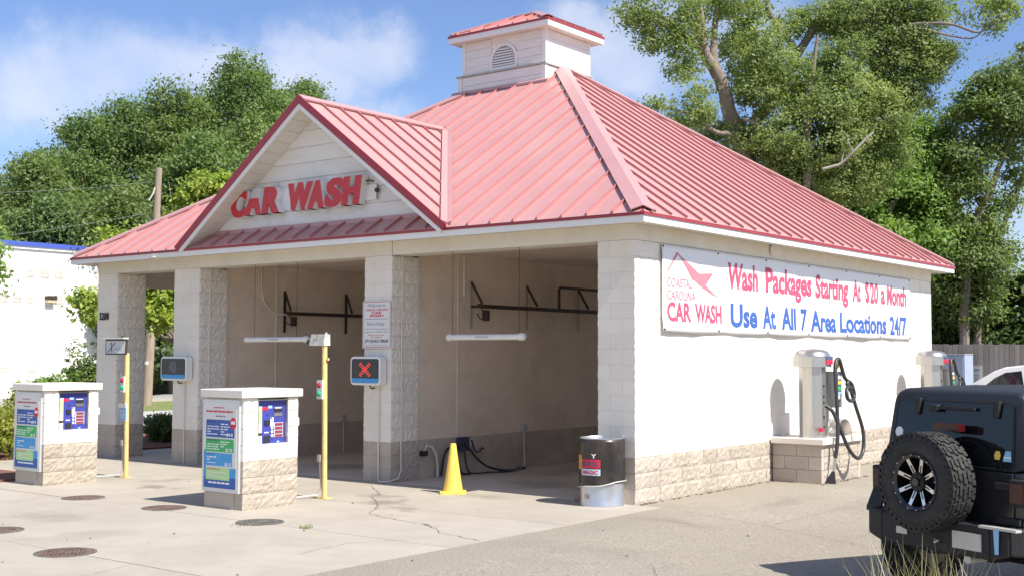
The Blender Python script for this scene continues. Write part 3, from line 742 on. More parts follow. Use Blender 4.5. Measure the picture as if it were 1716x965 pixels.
pipe([(-4.40, .78, .42), (-4.36, .80, .52), (-4.34, .9, .50), (-4.34, 1.0, .38), (-4.35, 1.05, .2), (-4.36, 1.06, .02)], .02, 'cream_pipe')
MB().box(-4.42, .70, .36, -4.33, .80, .44).build('valve_box', M['dark_metal'], B)
# small lamp under the eave and round socket on the beam
MB().lathe([(.001, -.03), (.09, -.03), (.13, .0), (.13, .02), (.001, .02)], (-9.9, -.30, 3.665), 16).build('eave_lamp', M['cream_pipe'], B, smooth=True)
MB().lathe([(.001, 0), (.07, 0), (.09, .03), (.001, .05)], (.006, 4.05, 3.60), 14, axis='x').build('wall_socket', M['cream_pipe'], B, smooth=True)
# ================================================================== CAR WASH channel letters on the gable
S = thing('wall_sign', 'red CAR WASH channel letters with deep white sides on the white gable wall', 'sign')
dpt = .135; yf = -.125
def lc(x, z):
    """letter outlines were measured on the wall plane; bring them to the letter faces"""
    k = (13.589+yf)/13.589
    return 8.49 + (x-8.49)*k, 1.956 + (z-1.956)*k
faded = mat('channel letter red part bleached', (.56, .028, .035), .35, var=.08, spec=.5)
_t = faded.node_tree; _b = _t.nodes['Principled BSDF']; _src = _b.inputs['Base Color'].links[0].from_socket
_tc2 = _t.nodes.new('ShaderNodeTexCoord'); _sx = _t.nodes.new('ShaderNodeSeparateXYZ'); _t.links.new(_tc2.outputs['Object'], _sx.inputs[0])
_mr = _t.nodes.new('ShaderNodeMapRange'); _mr.inputs['From Min'].default_value = 4.565; _mr.inputs['From Max'].default_value = 4.58
_t.links.new(_sx.outputs['Z'], _mr.inputs['Value'])
_mx = _t.nodes.new('ShaderNodeMix'); _mx.data_type = 'RGBA'; _mx.inputs['B'].default_value = (.52, .46, .46, 1)
_t.links.new(_mr.outputs[0], _mx.inputs['Factor']); _t.links.new(_src, _mx.inputs['A']); _t.links.new(_mx.outputs['Result'], _b.inputs['Base Color'])
for ch, xa, xb, bl, tp_, fd in (('C', -8.205, -7.815, 4.29, 4.755, 0), ('A', -7.86, -7.458, 4.315, 4.762, 1), ('R', -7.411, -7.008, 4.315, 4.762, 0), ('W', -6.746, -6.173, 4.315, 4.772, 0), ('A', -6.276, -5.929, 4.315, 4.772, 0), ('S', -5.88, -5.474, 4.31, 4.778, 0), ('H', -5.491, -5.066, 4.318, 4.776, 0)):
    vs, fs, nz = glyphs(ch, .050, .16, .5, 1.0, 8)
    a, b = min(v[0] for v in vs), max(v[0] for v in vs); c, d = min(v[1] for v in vs), max(v[1] for v in vs)
    X0, Z0 = lc(xa, bl); X1, Z1 = lc(xb, tp_)
    mb = MB()
    mb.v = [(X0 + (v[0]-a)/(b-a)*(X1-X0), yf + (0.5 - v[2])*dpt, Z0 + (v[1]-c)/(d-c)*(Z1-Z0)) for v in vs]
    mb.f = [list(f) for f in fs]; mb.mi = [1 if n > .9 else 0 for n in nz]
    v0_, f0_, m0_ = list(mb.v), list(mb.f), list(mb.mi)
    for q_, dx_ in ((1, -.013), (2, .013), (3, -.024), (4, .024)):
        o_ = len(mb.v); mb.v += [(x_+dx_, y_ + .0007*q_, z_) for x_, y_, z_ in v0_]; mb.f += [[i+o_ for i in f] for f in f0_]; mb.mi += m0_
    o = mb.build('letter', [M['letter_return'], faded if fd else M['letter_red']], S, fix=False)
    o['label'] = 'letter %s, red face and white sides' % ch + (', top half bleached grey' if fd else '')
# raceway plates behind the letters and the abandoned junction box beside them
MB().box(-6.98, .012, 4.335, -6.72, .028, 4.70).build('back_plate', M['trim'], S)
jb = thing('junction_box', 'small white electrical cover with a loose cable, right of the CAR WASH letters', 'electrical box')
MB().box(-4.98, .005, 4.36, -4.72, .0335, 4.60).build('cover_plate', M['siding'], jb)
MB().tube([(-4.98, -.01, 4.66), (-4.86, -.02, 4.665), (-4.78, -.01, 4.65)], .012).build('cable', M['dark_metal'], jb)
MB().lathe([(.001, 0), (.035, 0), (.035, .04), (.001, .04)], (-4.70, -.035, 4.50), 12, axis='y').build('knob', M['dark_metal'], jb, smooth=True)
MB().tube([(-4.70, -.01, 4.60), (-4.69, -.02, 4.52), (-4.70, -.02, 4.42), (-4.705, .0, 4.36)], .007).build('cable', M['dark_metal'], jb)

# ================================================================== banner on the side wall
bn = thing('banner', 'wide white vinyl banner advertising wash packages in red and blue, tied to the side wall', 'banner')
BY0, BY1, BZ0, BZ1 = .655, 10.16, 2.275, 3.462
def bh(y, z):
    t = (z-BZ0)/(BZ1-BZ0)
    b = .021 + .009*math.sin(y*1.7+.6)*math.sin(t*3.1) + .006*math.sin(y*4.3+t*2.2) + .004*math.sin(y*9.1 - t*5)
    b += .026*math.exp(-((t-.03)/.12)**2)*max(0, math.sin((y-.2)*PI*.62))       # slack lower hem between ties
    b += .010*math.exp(-((t-.86)/.07)**2)*(.5+.5*math.sin(y*2.9))
    return b
mb = MB(); ny_, nz_ = 150, 22
def hem(y): return -.018*abs(math.sin((y-BY0)/1.63*PI))
for j in range(nz_+1):
    for i in range(ny_+1):
        y = BY0 + (BY1-BY0)*i/ny_; z = BZ0 + (BZ1-BZ0)*j/nz_
        mb.v.append((bh(y, z), y, z - (hem(y) if j == 0 else 0)*-1 + (0.012*abs(math.sin((y-BY0)/1.63*PI))*-1 if j == nz_ else 0)))
for j in range(nz_):
    for i in range(ny_): mb.f.append([j*(ny_+1)+i, j*(ny_+1)+i+1, (j+1)*(ny_+1)+i+1, (j+1)*(ny_+1)+i]); mb.mi.append(0)
vinyl = mat('white vinyl', (.80, .80, .81), .42, var=.02, scale=1, spec=.45)
bo = mb.build('banner_sheet', vinyl, bn, smooth=True, fix=False)
md = bo.modifiers.new('thick', 'SOLIDIFY'); md.thickness = .003; md.offset = -1
def bfn(u, v, off=.0045):
    return (bh(u, v) + off, u, v)
def refine(mb, L_=.12):
    """split long faces so that the print follows the cloth"""
    import bmesh
    me = mb.mesh('t', M['red'], fix=False); bm = bmesh.new(); bm.from_mesh(me)
    bmesh.ops.triangulate(bm, faces=bm.faces)
    for _ in range(2):
        es = [e for e in bm.edges if e.calc_length() > L_]
        if not es: break
        bmesh.ops.subdivide_edges(bm, edges=es, cuts=1)
        bmesh.ops.triangulate(bm, faces=[f for f in bm.faces if len(f.verts) > 3])
    r = MB(); r.v = [tuple(v.co) for v in bm.verts]; bm.verts.ensure_lookup_table(); bm.verts.index_update()
    r.f = [[v.index for v in f.verts] for f in bm.faces]; r.mi = [0]*len(r.f); bm.free(); bpy.data.meshes.remove(me)
    r.v = [(bh(p[1], p[2]) + .0045, p[1], p[2]) for p in r.v]
    return r
def islands(mb, ax):
    """separate letters of a line of print (an i keeps its dot)"""
    par = list(range(len(mb.v)))
    def fnd(a):
        while par[a] != a: par[a] = par[par[a]]; a = par[a]
        return a
    for f in mb.f:
        for i in f[1:]: par[fnd(i)] = fnd(f[0])
    gp = {}
    for i in range(len(mb.v)): gp.setdefault(fnd(i), []).append(i)
    L_ = sorted(([min(mb.v[i][ax] for i in g), max(mb.v[i][ax] for i in g), g] for g in gp.values()), key=lambda t: t[0]); out_ = []
    for a, b, g in L_:
        if out_ and min(b, out_[-1][1]) - max(a, out_[-1][0]) > .6*min(b-a, out_[-1][1]-out_[-1][0]): out_[-1][1] = max(b, out_[-1][1]); out_[-1][2] += g
        else: out_.append([a, b, list(g)])
    res = []
    for a, b, g in out_:
        s_ = set(g); m_ = {v: k for k, v in enumerate(g)}; r = MB(); r.v = [mb.v[i] for i in g]; r.f = [[m_[i] for i in f] for f in mb.f if f[0] in s_]; r.mi = [0]*len(r.f); res.append(r)
    return res
def printed(strs, m, nm='letter', bold=.032, spacing=1.0, label=None):
    mb = MB()
    for s, u0, u1, v0, cap in strs: text(mb, s, u0, u1, v0, cap, lambda u, v: (0, u, v), bold=bold, spacing=spacing)
    for k_, g_ in enumerate(islands(refine(mb), 1)):
        o = g_.build(nm, m, bn, fix=False)
        if label and k_ == 0: o['label'] = 'first letter of the ' + label
printed([('Wash', 2.545, 3.54, 2.945, .36), ('Packages', 3.80, 5.52, 2.945, .36), ('Starting', 5.68, 7.07, 2.935, .36), ('At', 7.25, 7.62, 2.93, .35), ('S', 7.86, 8.04, 2.93, .34), ('|', 7.94, 7.965, 2.98, .30), ('20', 8.08, 8.48, 2.93, .34), ('a', 8.60, 8.80, 2.93, .34), ('Month', 8.92, 9.98, 2.925, .34)], M['pink'], label='red line: Wash Packages Starting At $20 a Month')
printed([('Use', 2.65, 3.50, 2.385, .325), ('At', 3.67, 4.13, 2.38, .325), ('All', 4.31, 4.88, 2.378, .325), ('7', 5.07, 5.33, 2.378, .325), ('Area', 5.49, 6.52, 2.365, .325), ('Locations', 6.71, 8.88, 2.37, .325), ('24/7', 9.05, 9.97, 2.36, .325)], M['blue'], label='blue line: Use At All 7 Area Locations 24/7')
printed([('COASTAL', .79, 1.47, 2.885, .125), ('CAROLINA', .79, 1.57, 2.715, .125)], M['pink_light'], bold=.004, label='thin line: Coastal Carolina')
printed([('CAR', .785, 1.44, 2.425, .245), ('WASH', 1.55, 2.36, 2.425, .245)], M['pink'], bold=.03, label='red line: Car Wash')
mb = MB()
for poly in ([(.80, 3.10), (.835, 3.10), (1.075, 3.345), (1.05, 3.375)], [(1.05, 3.375), (1.075, 3.335), (1.62, 3.075), (1.45, 3.07)][:3] + [(1.30, 3.18)],
             [(1.05, 3.375), (1.12, 3.33), (1.68, 3.11), (1.50, 3.0)], [(1.50, 3.02), (1.66, 3.105), (2.12, 3.135), (1.88, 2.95)], [(1.50, 3.02), (1.88, 2.95), (2.28, 2.785), (1.80, 2.90)]):
    mb.add([(0, u, v) for u, v in poly], [(0, 1, 2, 3)])
refine(mb).build('emblem', M['pink_light'], bn, fix=False)['label'] = 'angular red roof and bird shaped emblem'
for k in range(7):
    y = BY0 + .03 + k*1.575
    for z in (BZ0+.03, BZ1-.03):
        gr = MB(); gr.lathe([(.006, .004), (.017, .004), (.017, .009), (.006, .009)], (bh(y, z), y, z), 10, axis='x'); gr.build('grommet', M['dark_metal'], bn, fix=True)

# ================================================================== pay stations
def pay_station(x0, x1, y0, y1, label, poster=True):
    T = thing('pay_station', label, 'pay station', ((x0+x1)/2, (y0+y1)/2, 0), 0, 'block pay stations with blue control panels')
    w_, d_ = x1-x0, y1-y0; hx, hy_ = w_/2, d_/2
    core = MB().box(-hx+.02, -hy_+.012, 0, hx-.165, hy_-.012, 1.39).build('block_body', M['mortar'], T)
    for k in range(7):
        z = k*CO; hh = CO if k < 6 else 1.395-6*CO
        cuts = [-hy_, 0.06, hy_] if k % 2 else [-hy_, hy_*.35*-1, hy_]
        if k == 0: cuts = [-hy_, hy_]
        tan = k < 3
        for q in range(len(cuts)-1):
            a, b = cuts[q], cuts[q+1]
            # leave the recess of the control panel open
            m_ = M['tan_rough'] if tan else M['white_paint']
            sx = .16
            if 4 <= k <= 6:
                continue
            me = block_mesh(sx, b-a-.004, hh-.0045, 'X', random.randrange(6), m_)
            inst('split_face_block', me, core, (hx-.08+.001, (a+b)/2, z+hh/2))
    # courses 4-6 frame the recess
    ra, rb, rz0, rz1 = -hy_+.235, -hy_+.735, .795, 1.375
    for k in range(4, 7):
        z = k*CO; hh = CO if k < 6 else 1.395-6*CO
        inst('split_face_block', block_mesh(.16, .232, hh-.006, 'X', random.randrange(6), M['white_paint']), core, (hx-.079, -hy_+.117, z+hh/2))
        inst('split_face_block', block_mesh(.16, d_-.738, hh-.006, 'X', random.randrange(6), M['white_paint']), core, (hx-.079, (rb+.003+hy_)/2, z+hh/2))
    for k in range(7):
        z = k*CO; hh = CO if k < 6 else 1.395-6*CO
        inst('block', block_mesh(w_-.17, .09, hh-.006, '', 0, M['tan_paint'] if k < 3 else M['white_paint']), core, (-.083, -hy_+.046, z+hh/2))
        inst('block', block_mesh(w_-.17, .09, hh-.006, '', 0, M['tan_paint'] if k < 3 else M['white_paint']), core, (-.083, hy_-.046, z+hh/2))
    cap = MB().box(-hx-.035, -hy_-.06, 1.40, hx+.045, hy_+.045, 1.505).build('cap_slab', M['white_paint'], T)
    bv = cap.modifiers.new('b', 'BEVEL'); bv.width = .012; bv.segments = 2
    # control panel, set back in its recess
    px_ = hx - .055
    P = MB().box(px_-.03, ra+.012, rz0+.012, px_, rb-.012, rz1-.012).build('control_panel', M['panel_blue'], T)
    fr = MB()
    for a in ((ra, rz0, ra+.014, rz1), (rb-.014, rz0, rb, rz1), (ra+.0145, rz0, rb-.0145, rz0+.014), (ra+.0145, rz1-.014, rb-.0145, rz1)):
        fr.box(px_-.03, a[0], a[1], hx-.004, a[2], a[3])
    fr.build('panel_frame', M['steel'], P)
    pw = rb-ra; ph = rz1-rz0
    def F(u, v, d=.0025): return (px_+d, ra + u*pw, rz0 + v*ph)
    def patch(nm, u0, v0, u1, v1, m, d0=.0, d1=.006):
        a, b = F(u0, v0, d0), F(u1, v1, d1)
        return MB().box(a[0], a[1], a[2], b[0], b[1], b[2]).build(nm, m, P)
    patch('side_strip', .06, .03, .20, .85, M['poster'], 0, .012)
    patch('side_strip', .07, .48, .19, .80, M['pale_green'], .0125, .0145)
    patch('card_slot', .06, .22, .19, .27, M['dark_metal'], .0125, .022)
    patch('logo_patch', .20, .76, .42, .83, M['red'], 0, .004)
    patch('logo_patch', .42, .80, .55, .86, M['pale_blue'], 0, .004)
    patch('display', .62, .72, .88, .79, M['screen'], 0, .010)
    patch('display_frame', .64, .795, .86, .815, M['white_print'], 0, .006)
    patch('keypad', .62, .62, .88, .70, M['steel'], 0, .008)
    patch('bill_slot', .30, .44, .46, .54, M['screen'], 0, .018)
    patch('coin_door', .28, .05, .48, .20, M['screen'], 0, .010)
    patch('label_patch', .50, .40, .60, .60, M['white_print'], 0, .004)
    for k in range(4):
        v = .17 + k*.082
        patch('wash_button', .64, v, .90, v+.055, mat('dark red button', (.25, .05, .08), .4) if k == 0 and 'dark red button' not in bpy.data.materials else bpy.data.materials['dark red button'], 0, .010)
        fr = MB(); a, b = F(.62, v-.008, 0), F(.92, v+.063, .004); fr.box(a[0], a[1], a[2], b[0], b[1], b[2]); fr.build('button_frame', M['white_print'], P)
        c = F(.55, v+.03, 0); MB().lathe([(.001, 0), (.018, 0), (.018, .008), (.001, .010)], c, 12, axis='x').build('round_button', M['white_print'], P)
    for u, v in ((.40, .66), (.53, .58), (.56, .11)):
        MB().lathe([(.001, 0), (.011, 0), (.011, .006), (.001, .006)], F(u, v, 0), 10, axis='x').build('knob', M['screen'], P)
    patch('label_patch', .30, .26, .44, .285, M['white_print'], 0, .003); patch('label_patch', .72, .04, .80, .075, M['pale_blue'], 0, .003)
    # small box on the far edge
    MB().box(hx-.14, hy_-.0, 1.02, hx-.03, hy_+.045, 1.125).build('side_box', M['plastic_white'], T)
    # menu board on the street side
    bw0, bw1, bz0, bz1 = -hx-.005, hx-.045, .21, 1.375
    G = MB().box(bw0, -hy_-.035, bz0, bw1, -hy_+.0, bz1).build('menu_board', M['alu'], T)
    yy = -hy_-.0365
    MB().box(bw0+.04, yy-.001, bz0+.05, bw1-.04, yy+.002, bz1-.04).build('poster', M['poster'], G)
    ww = bw1-bw0-.08; hh = bz1-bz0-.09
    def Q(u, v, d=0): return (bw0+.04+u*ww, yy-.001-d, bz0+.05+v*hh)
    def rect(mb, u0, v0, u1, v1, d): mb.hexa([Q(u0,v0,d), Q(u1,v0,d), Q(u1,v1,d), Q(u0,v1,d)], [Q(u0,v0,d+.0012), Q(u1,v0,d+.0012), Q(u1,v1,d+.0012), Q(u0,v1,d+.0012)])
    def pr(m, rects, d, nm='print'):
        mb = MB()
        for r_ in rects: rect(mb, *r_, d)
        mb.build(nm, m, G)
    pr(M['blue'], [(0, 0, 1, .13)], .0015)
    pr(M['mid_blue'], [(0, .13, .06, .44)], .0015); pr(M['mid_blue'], [(.80, .13, 1, .24)], .0015)
    pr(M['blue'], [(.06, .595, .94, .80)], .0018, 'menu_panel')
    pr(M['green'], [(.06, .425, .92, .575)], .0021, 'menu_panel')
    pr(M['mid_blue'], [(.05, .26, .88, .41)], .0024, 'menu_panel')
    pr(M['pale_green'], [(.07, .095, .80, .235)], .0027, 'menu_panel')
    rnd = random.Random(4)
    def lines(m, u0, u1, v0, v1, n, d, cov=.8):
        mb = MB()
        for k in range(n):
            v = v1 - (v1-v0)*(k+.5)/n; h = (v1-v0)/n*.42; u = u0
            while u < u1 - .04:
                l = rnd.uniform(.05, .13); 
                if u + l > u1: l = u1-u
                rect(mb, u, v, u+l*.93, v+h, d); u += l + .015
                if rnd.random() > cov: break
        mb.build('small_print', m, G)
    lines(M['white_print'], .10, .48, .61, .73, 4, .0034); lines(M['white_print'], .52, .80, .61, .76, 5, .0034)
    lines(M['white_print'], .10, .48, .435, .52, 3, .0034); lines(M['white_print'], .52, .80, .47, .55, 3, .0034)
    lines(M['white_print'], .10, .80, .31, .37, 2, .0034); lines(M['white_print'], .10, .45, .28, .30, 1, .0034)
    lines(M['poster'], .12, .70, .11, .19, 3, .0034)
    lines(M['dark_print'], .10, .42, .755, .79, 1, .0034, 1); lines(M['dark_print'], .10, .46, .54, .57, 1, .0034, 1); lines(M['blue'], .10, .4, .385, .405, 1, .0034, 1); lines(M['red'], .10, .5, .205, .23, 1, .0034, 1)
    lines(M['red'], .30, .62, .925, .95, 1, .0034, 1); lines(M['red'], .06, .92, .865, .91, 1, .0034, 1); lines(M['blue'], .35, .66, .825, .85, 1, .0034, 1)
    lines(M['white_print'], .15, .85, .03, .075, 1, .0034, 1)
    for s, u, v in (('$18', .70, .615), ('$15', .68, .437), ('$12', .66, .27)):
        mb = MB(); text(mb, s, Q(u, v)[0], Q(u+.2, v)[0], Q(u, v)[2], .035, lambda a, b: (a, yy-.0065, b), bold=.03); mb.build('price', M['white_print'], G, fix=False)
    mb = MB(); c = Q(.90, .765); mb.prism([(c[0]+.055*math.cos(2*PI*k/20), c[2]+.075*math.sin(2*PI*k/20)) for k in range(20)], lambda u, v, d: (u, d, v), yy-.0045, yy-.0065); mb.build('price_bubble', M['red'], G)
    mb = MB(); rect(mb, .84, .755, .96, .79, .0062); mb.build('small_print', M['white_print'], G)
    return T
pay_station(-4.255, -3.505, -3.59, -2.68, 'white and tan block pay station with menu board, nearer one, before the middle pier')
pay_station(-8.74, -7.99, -3.59, -2.69, 'white and tan block pay station with menu board, farther one, beside the planted bed')

# ================================================================== lane posts
def lane_post(x, y, label, kind):
    T = thing('lane_post', label, 'post', (x, y, 0), 0, 'yellow lane posts with signal lights')
    h = 2.17 if kind == 2 else 1.96
    MB().tube([(0, 0, 0), (-.012, 0, h*.5), (-.028, 0, h)], .037, 12).build('post', M['yellow_post'], T, smooth=True)
    MB().box(-.09, -.07, 0, .09, .07, .012).build('base_plate', M['yellow_post'], T)
    bx = MB().box(-.105, -.06, 1.345, -.015, .0, 1.595) if kind == 1 else MB().box(-.105, -.065, 1.345, .0, .0, 1.60)
    bx = bx.build('signal_box', M['plastic_white'], T)
    cx_ = -.062
    for z, m, nm in ((1.53, mat('red signal lens', (.42, .03, .04), .25) if 'red signal lens' not in bpy.data.materials else bpy.data.materials['red signal lens'], 'red_lamp'), (1.415, mat('green signal lens', (.03, .45, .16), .25) if 'green signal lens' not in bpy.data.materials else bpy.data.materials['green signal lens'], 'green_lamp')):
        MB().lathe([(.001, -.03), (.02, -.026), (.036, -.012), (.042, 0)], (cx_, -.062, z), 16, axis='y').build(nm, m, bx, smooth=True)
    MB().box(-.10, -.05, .50, -.045, .0, .59).build('outlet_box', M['grey_metal'], T)
    MB().tube([(-.072, -.02, .50), (-.06, -.02, .35), (-.035, -.02, .15), (-.06, -.06, .05), (-.20, -.30, .03), (-.34, -.52, .03)], .016).build('conduit', M['grey_metal'], T, smooth=True)
    if kind == 2:
        hb = MB().hexa([(-.27, -.06, 2.07), (.02, -.06, 2.07), (.02, .06, 2.07), (-.27, .06, 2.07)], [(-.24, -.05, 2.225), (.025, -.05, 2.225), (.025, .05, 2.225), (-.24, .05, 2.225)])
        hb.build('sensor_head', mat('weathered white enclosure', (.62, .60, .56), .6, var=.25, scale=14, dirt=(.12, .11, .10), dscale=9, damt=.8), T)
        MB().tube([(-.25, -.03, 2.13), (-.31, -.05, 2.14), (-.33, -.05, 2.10)], .012).build('cable', M['dark_metal'], T)
        MB().tube([(.0, 0, 2.22), (.0, 0, 2.25)], .018).build('post_cap', M['grey_metal'], T)
        MB().box(.035-.03, -.01, 1.87, .048, .02, 1.90).build('bolt', M['yellow_post'], T)
    else:
        # tilted framed sign with the script logo
        sg = [(-.50, 2.185), (.065, 2.185), (.11, 1.935), (-.43, 1.935)]
        fr = MB().prism([(u, v) for u, v in sg], lambda u, v, d: (u - .03, d + (2.06-v)*.18*-1, v), -.085, -.055).build('sign_frame', M['dark_metal'], T)
        ins = [(-.47, 2.158), (.045, 2.158), (.08, 1.957), (-.41, 1.957)]
        MB().prism(ins, lambda u, v, d: (u - .03, d + (2.06-v)*.18*-1, v), -.089, -.0855).build('sign_face', mat('pale grey sign face', (.50, .50, .49), .5, var=.08), fr)
        mb = MB()
        text(mb, 'X', -.40, -.20, 1.975, .155, lambda u, v: (u-.02, -.091 - (2.06-v)*.18, v), bold=.01, shear=.4)
        mb.build('lettering', M['dark_print'], fr, fix=False)
        mb = MB(); text(mb, 'press', -.24, -.03, 2.0, .085, lambda u, v: (u-.01, -.0905 - (2.06-v)*.18, v), shear=.3); mb.build('lettering', M['grey_print'], fr, fix=False)
        MB().box(-.54, -.125, 2.186, .045, -.03, 2.205).build('sign_hood', M['plastic_white'], T)
        MB().tube([(-.10, -.07, 2.205), (-.06, -.07, 2.235), (.0, -.07, 2.215)], .006).build('bracket', M['dark_metal'], T)
        nb = MB().box(-.145, -.055, .905, .045+.0, -.037, 1.16).build('notice', M['pale_blue'], T)
        MB().box(-.15, -.062, 1.10, .05, -.030, 1.165).build('notice_top', M['plastic_white'], nb)
        mb = MB()
        for k in range(5): mb.box(-.12, -.0575, .94+k*.028, .02 - (k % 2)*.03, -.0555, .95+k*.028)
        mb.build('small_print', M['white_print'], nb)
    return T
lane_post(-3.68, -2.03, 'yellow post topped by a dirty white sensor head, behind the nearer pay station', 2)
lane_post(-8.14, -2.07, 'yellow post carrying a small framed script sign, behind the farther pay station', 1)
# thin expansion strip between post and pier
# ================================================================== clearance bars
def clearance_bar(x0, x1, y, z, ztop, label, chainx):
    T = thing('clearance_bar', label, 'clearance bar', ((x0+x1)/2, y, z), 0, 'white clearance bars hanging in the bay openings')
    L_ = (x1-x0)/2
    MB().tube([(-L_+.04, 0, 0), (L_-.04, 0, 0)], .042, 16).build('tube', M['pvc'], T, smooth=True)
    for s in (-1, 1): MB().lathe([(.001, s*L_), (.035, s*(L_-.006)), (.052, s*(L_-.03)), (.054, s*(L_-.10)), (.043, s*(L_-.105))], (0, 0, 0), 16, axis='x').build('end_cap', M['pvc'], T, smooth=True)
    for cx_ in chainx:
        mb = MB(); n = int((ztop-z)/.045)
        for k in range(n):
            zz = .05 + k*.045
            if k % 2: mb.box(cx_-.004, -.001, zz, cx_+.004, .001, zz+.043)
            else: mb.box(cx_-.001, -.004, zz, cx_+.001, .004, zz+.043)
        mb.build('chain', M['dark_metal'], T)
    mb = MB(); text(mb, 'CLEARANCE', -.17, .09, -.014, .03, lambda u, v: (u, -.0435, v), bold=.01); mb.build('lettering', M['grey_print'], T, fix=False)
    return T
clearance_bar(-3.30, -1.84, .05, 2.205, 3.47, 'white clearance bar hanging on chains in the right bay opening', (-.62, .62))
q0 = sight_y(411, 569, .05); q1 = sight_y(517, 571, .05)
clearance_bar(q0.x, q1.x, .05, q0.z, 3.47, 'white clearance bar hanging on chains in the middle bay opening', (-.55, .5))

# ================================================================== lane displays on the piers
def lane_display(x0, x1, z0, z1, y, label, cross):
    T = thing('lane_display', label, 'display', ((x0+x1)/2, y, (z0+z1)/2), 0, 'lane displays mounted on the piers')
    hx, hz = (x1-x0)/2, (z1-z0)/2
    def rr(a, b, r, n=6):
        P = []
        for cx_, cz_, s in ((a-r, b-r, 0), (-a+r, b-r, 1), (-a+r, -b+r, 2), (a-r, -b+r, 3)):
            for k in range(n+1):
                t = PI/2*(s + k/n); P.append((cx_+r*math.cos(t), cz_+r*math.sin(t)))
        return P
    o = MB().prism(rr(hx, hz, .07), lambda u, v, d: (u, d, v), -.06, .075).build('housing', M['plastic_white'], T)
    bv = o.modifiers.new('b', 'BEVEL'); bv.width = .012; bv.segments = 2; bv.limit_method = 'ANGLE'
    MB().box(-.12, .0755, -.12, .12, y*-1 - .002, .12).build('bracket', M['dark_metal'], T)
    s = MB().prism([(u, v) for u, v in rr(hx-.035, hz-.035, .04)], lambda u, v, d: (u, d, v), -.066, -.0605).build('screen', M['screen'], T)
    MB().prism([(-hx+.036, -hz+.105), (-hx+.036, -hz+.06), (-hx+.06, -hz+.036), (hx-.06, -hz+.036), (hx-.036, -hz+.06), (hx-.036, -hz+.105)], lambda u, v, d: (u, d, v), -.0705, -.0665).build('blue_band', M['mid_blue'], s)
    if cross:
        em = bpy.data.materials.new('lit red diodes'); em.use_nodes = True; b = em.node_tree.nodes['Principled BSDF']
        b.inputs['Base Color'].default_value = (.7, .05, .05, 1); b.inputs['Emission Color'].default_value = (1, .07, .05, 1); b.inputs['Emission Strength'].default_value = .22
        mb = MB()
        for sgn in (-1, 1):
            for k in range(7):
                t = (k-3)/3*.12
                a = PI/4*sgn; c_, s__ = math.cos(a), math.sin(a)
                for off in (-.018, .0, .018):
                    cx_, cz_ = t*c_*1.15 - off*s__, t*s__ + off*c_ + .02
                    mb.box(cx_-.010, -.0700, cz_-.010, cx_+.010, -.0665, cz_+.010)
        mb.build('red_cross', em, s)
    else:
        mb = MB(); rnd = random.Random(3)
        P = [(math.cos(2*PI*k/18)*rnd.uniform(.09, .14), .03+math.sin(2*PI*k/18)*rnd.uniform(.08, .13)) for k in range(18)]
        mb.prism(P, lambda u, v, d: (u, d, v), -.0675, -.0665); mb.build('unlit_symbol', mat('unlit diodes', (.13, .13, .135), .6, var=.3, scale=30), s)
    MB().tube([(.02, .02, -hz), (.05, .03, -hz-.05), (.10, .05, -hz-.04)], .012).build('cable', M['dark_metal'], T, smooth=True)
    return T
lane_display(-5.112, -4.466, 1.478, 1.918, -.09, 'black lane display with a lit red cross on the pier below the notice', True)
lane_display(-9.93, -9.19, 1.478, 1.903, -.09, 'switched off lane display on the pier left of the middle bay', False)

# ================================================================== notice on the pier
T = thing('notice_sign', 'white Welcome and Now Hiring notice with red border on the pier between the wash bays', 'sign', (-4.675, -.022, 2.41))
hx, hz = .30, .365
MB().box(-hx, -.003, -hz, hx, .004, hz).build('board', M['poster'], T)
bd = MB()
for a in ((-hx+.012, -hz+.012, hx-.012, -hz+.020), (-hx+.012, hz-.020, hx-.012, hz-.012), (-hx+.012, -hz+.0205, -hx+.019, hz-.0205), (hx-.019, -hz+.0205, hx-.012, hz-.0205)): bd.box(a[0], -.0045, a[1], a[2], -.0032, a[3])
bd.build('border', M['red'], T)
def tl(s, u0, u1, z, cap, m, sh=0, bo=.01):
    mb = MB(); text(mb, s, u0, u1, z, cap, lambda u, v: (u, -.0045, v), bold=bo, shear=sh); mb.build('lettering', m, T, fix=False)
tl('Welcome to', -.19, .19, .275, .05, M['grey_print'], .4); tl('COASTAL CAROLINA', -.24, .24, .215, .032, M['red'], 0, .02)
tl('CAR', -.10, .10, .168, .036, M['red'], .2, .03); tl('WASH', -.15, .15, .122, .036, M['red'], .2, .03)
tl('Full Mechanical Center', -.25, .25, .08, .022, M['grey_print']); tl('Now Hiring', -.22, .17, -.01, .05, M['grey_print'], .4)
tl('All Positions Available', -.24, .24, -.075, .022, M['grey_print']); tl('Apply at our Office Today', -.24, .24, -.12, .022, M['grey_print'])
tl('Please call us now', -.17, .17, -.168, .018, M['red']); tl('for details', -.11, .11, -.20, .018, M['red'])
tl('(910)455-9868', -.245, .245, -.275, .048, M['dark_print'], 0, .02); tl('we look forward to serving you', -.24, .24, -.325, .014, M['grey_print'])
# house number on the left pier
T = thing('house_number', 'dark house number 5280 on the front of the leftmost pier', 'number', (-11.915, -.014, 2.60))
for k, ch in enumerate('5280'):
    mb = MB(); text(mb, ch, -.15+k*.078, -.15+k*.078+.062, .0, .13, lambda u, v: (u, 0, v), bold=.03); 
    z = len(mb.v); mb.v += [(x, .012, zz) for x, _y, zz in mb.v]; mb.f += [[i+z for i in reversed(f)] for f in list(mb.f)]; mb.mi = [0]*len(mb.f)
    mb.build('digit', M['dark_metal'], T, fix=False)

